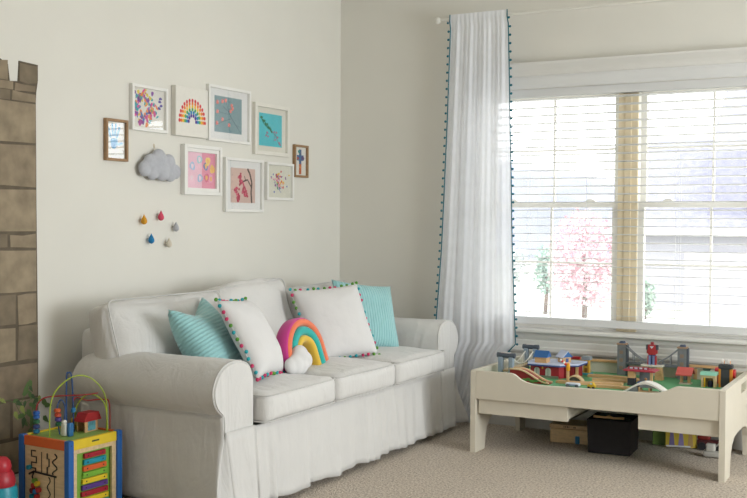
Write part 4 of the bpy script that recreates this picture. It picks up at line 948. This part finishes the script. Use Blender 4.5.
# wires and beads on top (world coordinates)
def wire(pts, hx, rr=.0026, per=6): return MB().tube(spline(pts, per), rr, 8).build('bead_wire', C(hx, .35), ac, smooth=True)
zt = ZT-.004
wire([(.292, -2.598, zt), (.288, -2.59, .43), (.295, -2.565, .49), (.325, -2.51, .535), (.36, -2.46, .528), (.385, -2.42, .48), (.392, -2.402, .42), (.39, -2.40, zt)], 'a9bf3a')
w2 = wire([(.262, -2.425, zt+.02), (.275, -2.45, .37), (.29, -2.45, .42), (.33, -2.44, .457), (.37, -2.425, .45), (.395, -2.41, .41), (.40, -2.405, zt)], 'a9bf3a')
w3 = wire([(.207, -2.582, zt), (.205, -2.582, .40), (.207, -2.575, .43), (.225, -2.56, .452), (.26, -2.53, .458), (.34, -2.47, .461), (.375, -2.43, .466)], 'a02a2e')
w4 = wire([(.295, -2.48, .435), (.29, -2.455, .445), (.31, -2.42, .43), (.35, -2.38, .432), (.375, -2.37, .42), (.38, -2.37, zt)], 'a02a2e')
w5 = wire([(.285, -2.505, zt), (.285, -2.505, .52), (.29, -2.5, .545), (.298, -2.49, .52), (.296, -2.478, zt)], '2b4f86', .003)
w6 = wire([(.29, -2.545, zt), (.275, -2.54, .37), (.268, -2.535, .42), (.277, -2.525, .445), (.292, -2.52, .42), (.30, -2.53, .37), (.325, -2.55, zt)], '2b4f86')
def bead(par, x, y, z, rr, h, hx): MB().lathe([(rr*.6, -h/2), (rr, -h*.32), (rr, h*.32), (rr*.6, h/2)], (x, y, z), 14).build('bead', C(hx, .4), par, smooth=40)
for z, hx in ((.325, '2f7fa8'), (.343, '3b4f86'), (.362, '2f6a48'), (.380, '2f66b0'), (.395, '2a62b4')): bead(w3, .207, -2.582, z+.002, .0125, .016, hx)
for x, y, z, hx in ((.270, -2.537, .405, 'cf5f30'), (.273, -2.538, .388, 'b84a34'), (.277, -2.54, .372, '5a4a8c'), (.281, -2.541, .355, '2f6a48')): bead(w6, x, y, z, .0125, .016, hx)
bead(w5, .295, -2.48, .40, .009, .02, '2a7ab0')
fg = MB().rbox((.012, .008, .024), .006, Matrix.Translation((.333, -2.565, .343)), 6).build('white_figure', C('d6d6cc', .5), ac, smooth=True); MB().ball((.333, -2.565, .37), .010, 8).build('figure_head', C('d6d6cc', .5), fg, smooth=True)
MB().rbox((.008, .012, .026), .006, Matrix.Translation((.352, -2.553, .343)), 6).build('blue_figure', C('2c6aa0', .5), ac, smooth=True)
MB().box((.252, -2.45, zt), (.272, -2.432, .36)).build('yellow_block', C('d2b62e', .5), ac, bevel=.003)
bead(w2, .283, -2.455, .352, .013, .02, 'b02c2c'); bead(w2, .30, -2.46, .347, .014, .018, 'b9a84a')
hs = MB().box((.308, -2.475, zt), (.314, -2.405, .36)).box((.345, -2.475, zt), (.351, -2.405, .36)).box((.314, -2.41, zt), (.345, -2.405, .36)).build('bead_house', MAPLE, ac)
MB().prism([(-2.485, .358), (-2.39, .358), (-2.405, .39), (-2.465, .39)], 'x', .305, .355).build('house_roof', C('b02c30', .45), hs)
MB().box((.351, -2.46, .322), (.3522, -2.42, .357)).build('house_picture', mat('house_scene', '5fa0b0', .5, .5, 40), hs)

# toy at the left picture edge: red dome over a teal body
t = thing('stacking_toy', 'red-topped teal stacking toy on the carpet at the left edge, before the cube', 'toy', (.20, -2.75, 0))
MB().lathe([(.05, 0), (.062, .01), (.062, .14), (.056, .156)], (.20, -2.75, 0), 24).build('teal_base', C('2596a8', .4), t, smooth=40)
MB().lathe([(.052, .156), (.055, .17), (.05, .195), (.04, .21)], (.20, -2.75, 0), 24).build('red_collar', C('b02a38', .4), t, smooth=40)
MB().lathe([(.036, .208), (.040, .225), (.036, .245), (.024, .258), (.003, .263)], (.20, -2.75, 0), 24).build('red_dome', C('bd2c3a', .4), t, smooth=40)

# ------------------------------------------------------------------ outdoors
GZ = -1.0
m = MB().box((-40, YB+1.2, GZ-.2), (30, 70, GZ)); struct(m.build('ground', mat('lawn_pale', 'a3a398', .9, .12, 1.5)))
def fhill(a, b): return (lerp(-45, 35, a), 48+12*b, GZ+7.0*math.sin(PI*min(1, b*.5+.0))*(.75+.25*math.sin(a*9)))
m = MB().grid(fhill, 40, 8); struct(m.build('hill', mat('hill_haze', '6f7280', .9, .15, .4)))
hb = thing('house', 'pale neighbouring house with broad grey shingle roof seen through the right window', 'house', (-1.5, 24, GZ))
SID = mat('siding', '97969c', .8, .03, 3); SHG = mat('shingles', '787887', .9, .2, 6)
MB().box((-4.4, 22.3, GZ), (6, 30, .85)).build('wall', SID, hb)
MB().prism([(21.9, .82), (21.9, 1.0), (26.2, 3.6), (30.5, 1.0), (30.5, .82)], 'x', -4.8, 6.4).build('roof', SHG, hb)
MB().box((-4.8, 21.84, .82), (6.4, 21.93, 1.02)).build('gutter', C('b4b4b6', .6), hb)
MB().prism([(22.5, .9), (22.5, 3.0), (26, 5.6), (29.5, 3.0), (29.5, .9)], 'x', -2.2, 6).build('upper_roof', SHG, hb)
gd = MB().box((-2.7, 22.22, GZ), (-.3, 22.3, .4)).build('garage_door', C('a9a7ac', .6), hb)
m = MB()
for i in range(4):
    for j in range(4): m.box((-2.6+.57*i, 22.20, GZ+.1+.33*j), (-2.13+.57*i, 22.22, GZ+.36+.33*j))
m.build('door_panels', C('a2a0a6', .6), gd)
def tree(name, label, cat, x, y, h, crown_r, n, hxs, tr, zc, sq=1):
    t = thing(name, label, cat, (x, y, GZ))
    MB().tube([(x, y, GZ), (x+.03, y, GZ+(zc-GZ)*.6), (x-.02, y, zc+.1)], [tr, tr*.8, tr*.3], 8).build('trunk', C('6b5a50', .9), t, smooth=True)
    m = MB(); rr = random.Random(int(x*100)); mats = [mat('leaf_'+h_, h_, .8, .1, 10) for h_ in hxs]
    for i in range(n):
        d = Vector((rr.gauss(0, 1), rr.gauss(0, 1), rr.gauss(0, 1))).normalized()*rr.random()**.4; c = Vector((x+d.x*crown_r, y+d.y*crown_r, zc+d.z*crown_r*sq)); m.mi = rr.randrange(len(mats)); s = rr.uniform(.05, .11)
        a, b = Vector((rr.gauss(0, 1), rr.gauss(0, 1), rr.gauss(0, 1))).normalized()*s, Vector((rr.gauss(0, 1), rr.gauss(0, 1), rr.gauss(0, 1))).normalized()*s
        m.add([c, c+a, c+a*.6+b, c+b*.6], [(0, 1, 2, 3)])
    cr = m.build('crown', mats, t, normals=False); cr['kind'] = 'stuff'
tree('ornamental_tree', 'small pink-red leaved tree seen through the left window', 'tree', -3.12, 15, 2.3, .74, 2600, ('cfadb3', 'c39aa3', 'dac0c4'), .06, .42, 1.35)
tree('conifer_shrub', 'narrow dark green conifer seen through the left window, left of the pink tree', 'shrub', -4.98, 18, 1.6, .26, 700, ('8aa396', '97ad9f'), .05, .05, 2.3)
tree('round_shrub', 'small round grey-green bare tree left of the narrow conifer outside', 'tree', -5.85, 18, 1.4, .5, 500, ('b4bab7', 'a8afac'), .04, .15, .9)
tree('hedge_shrub', 'low green shrub at the neighbouring house corner, seen by the window mullion', 'shrub', -2.66, 18, 1.0, .22, 500, ('93a898', 'a0b4a4'), .04, -.5, 2.2)
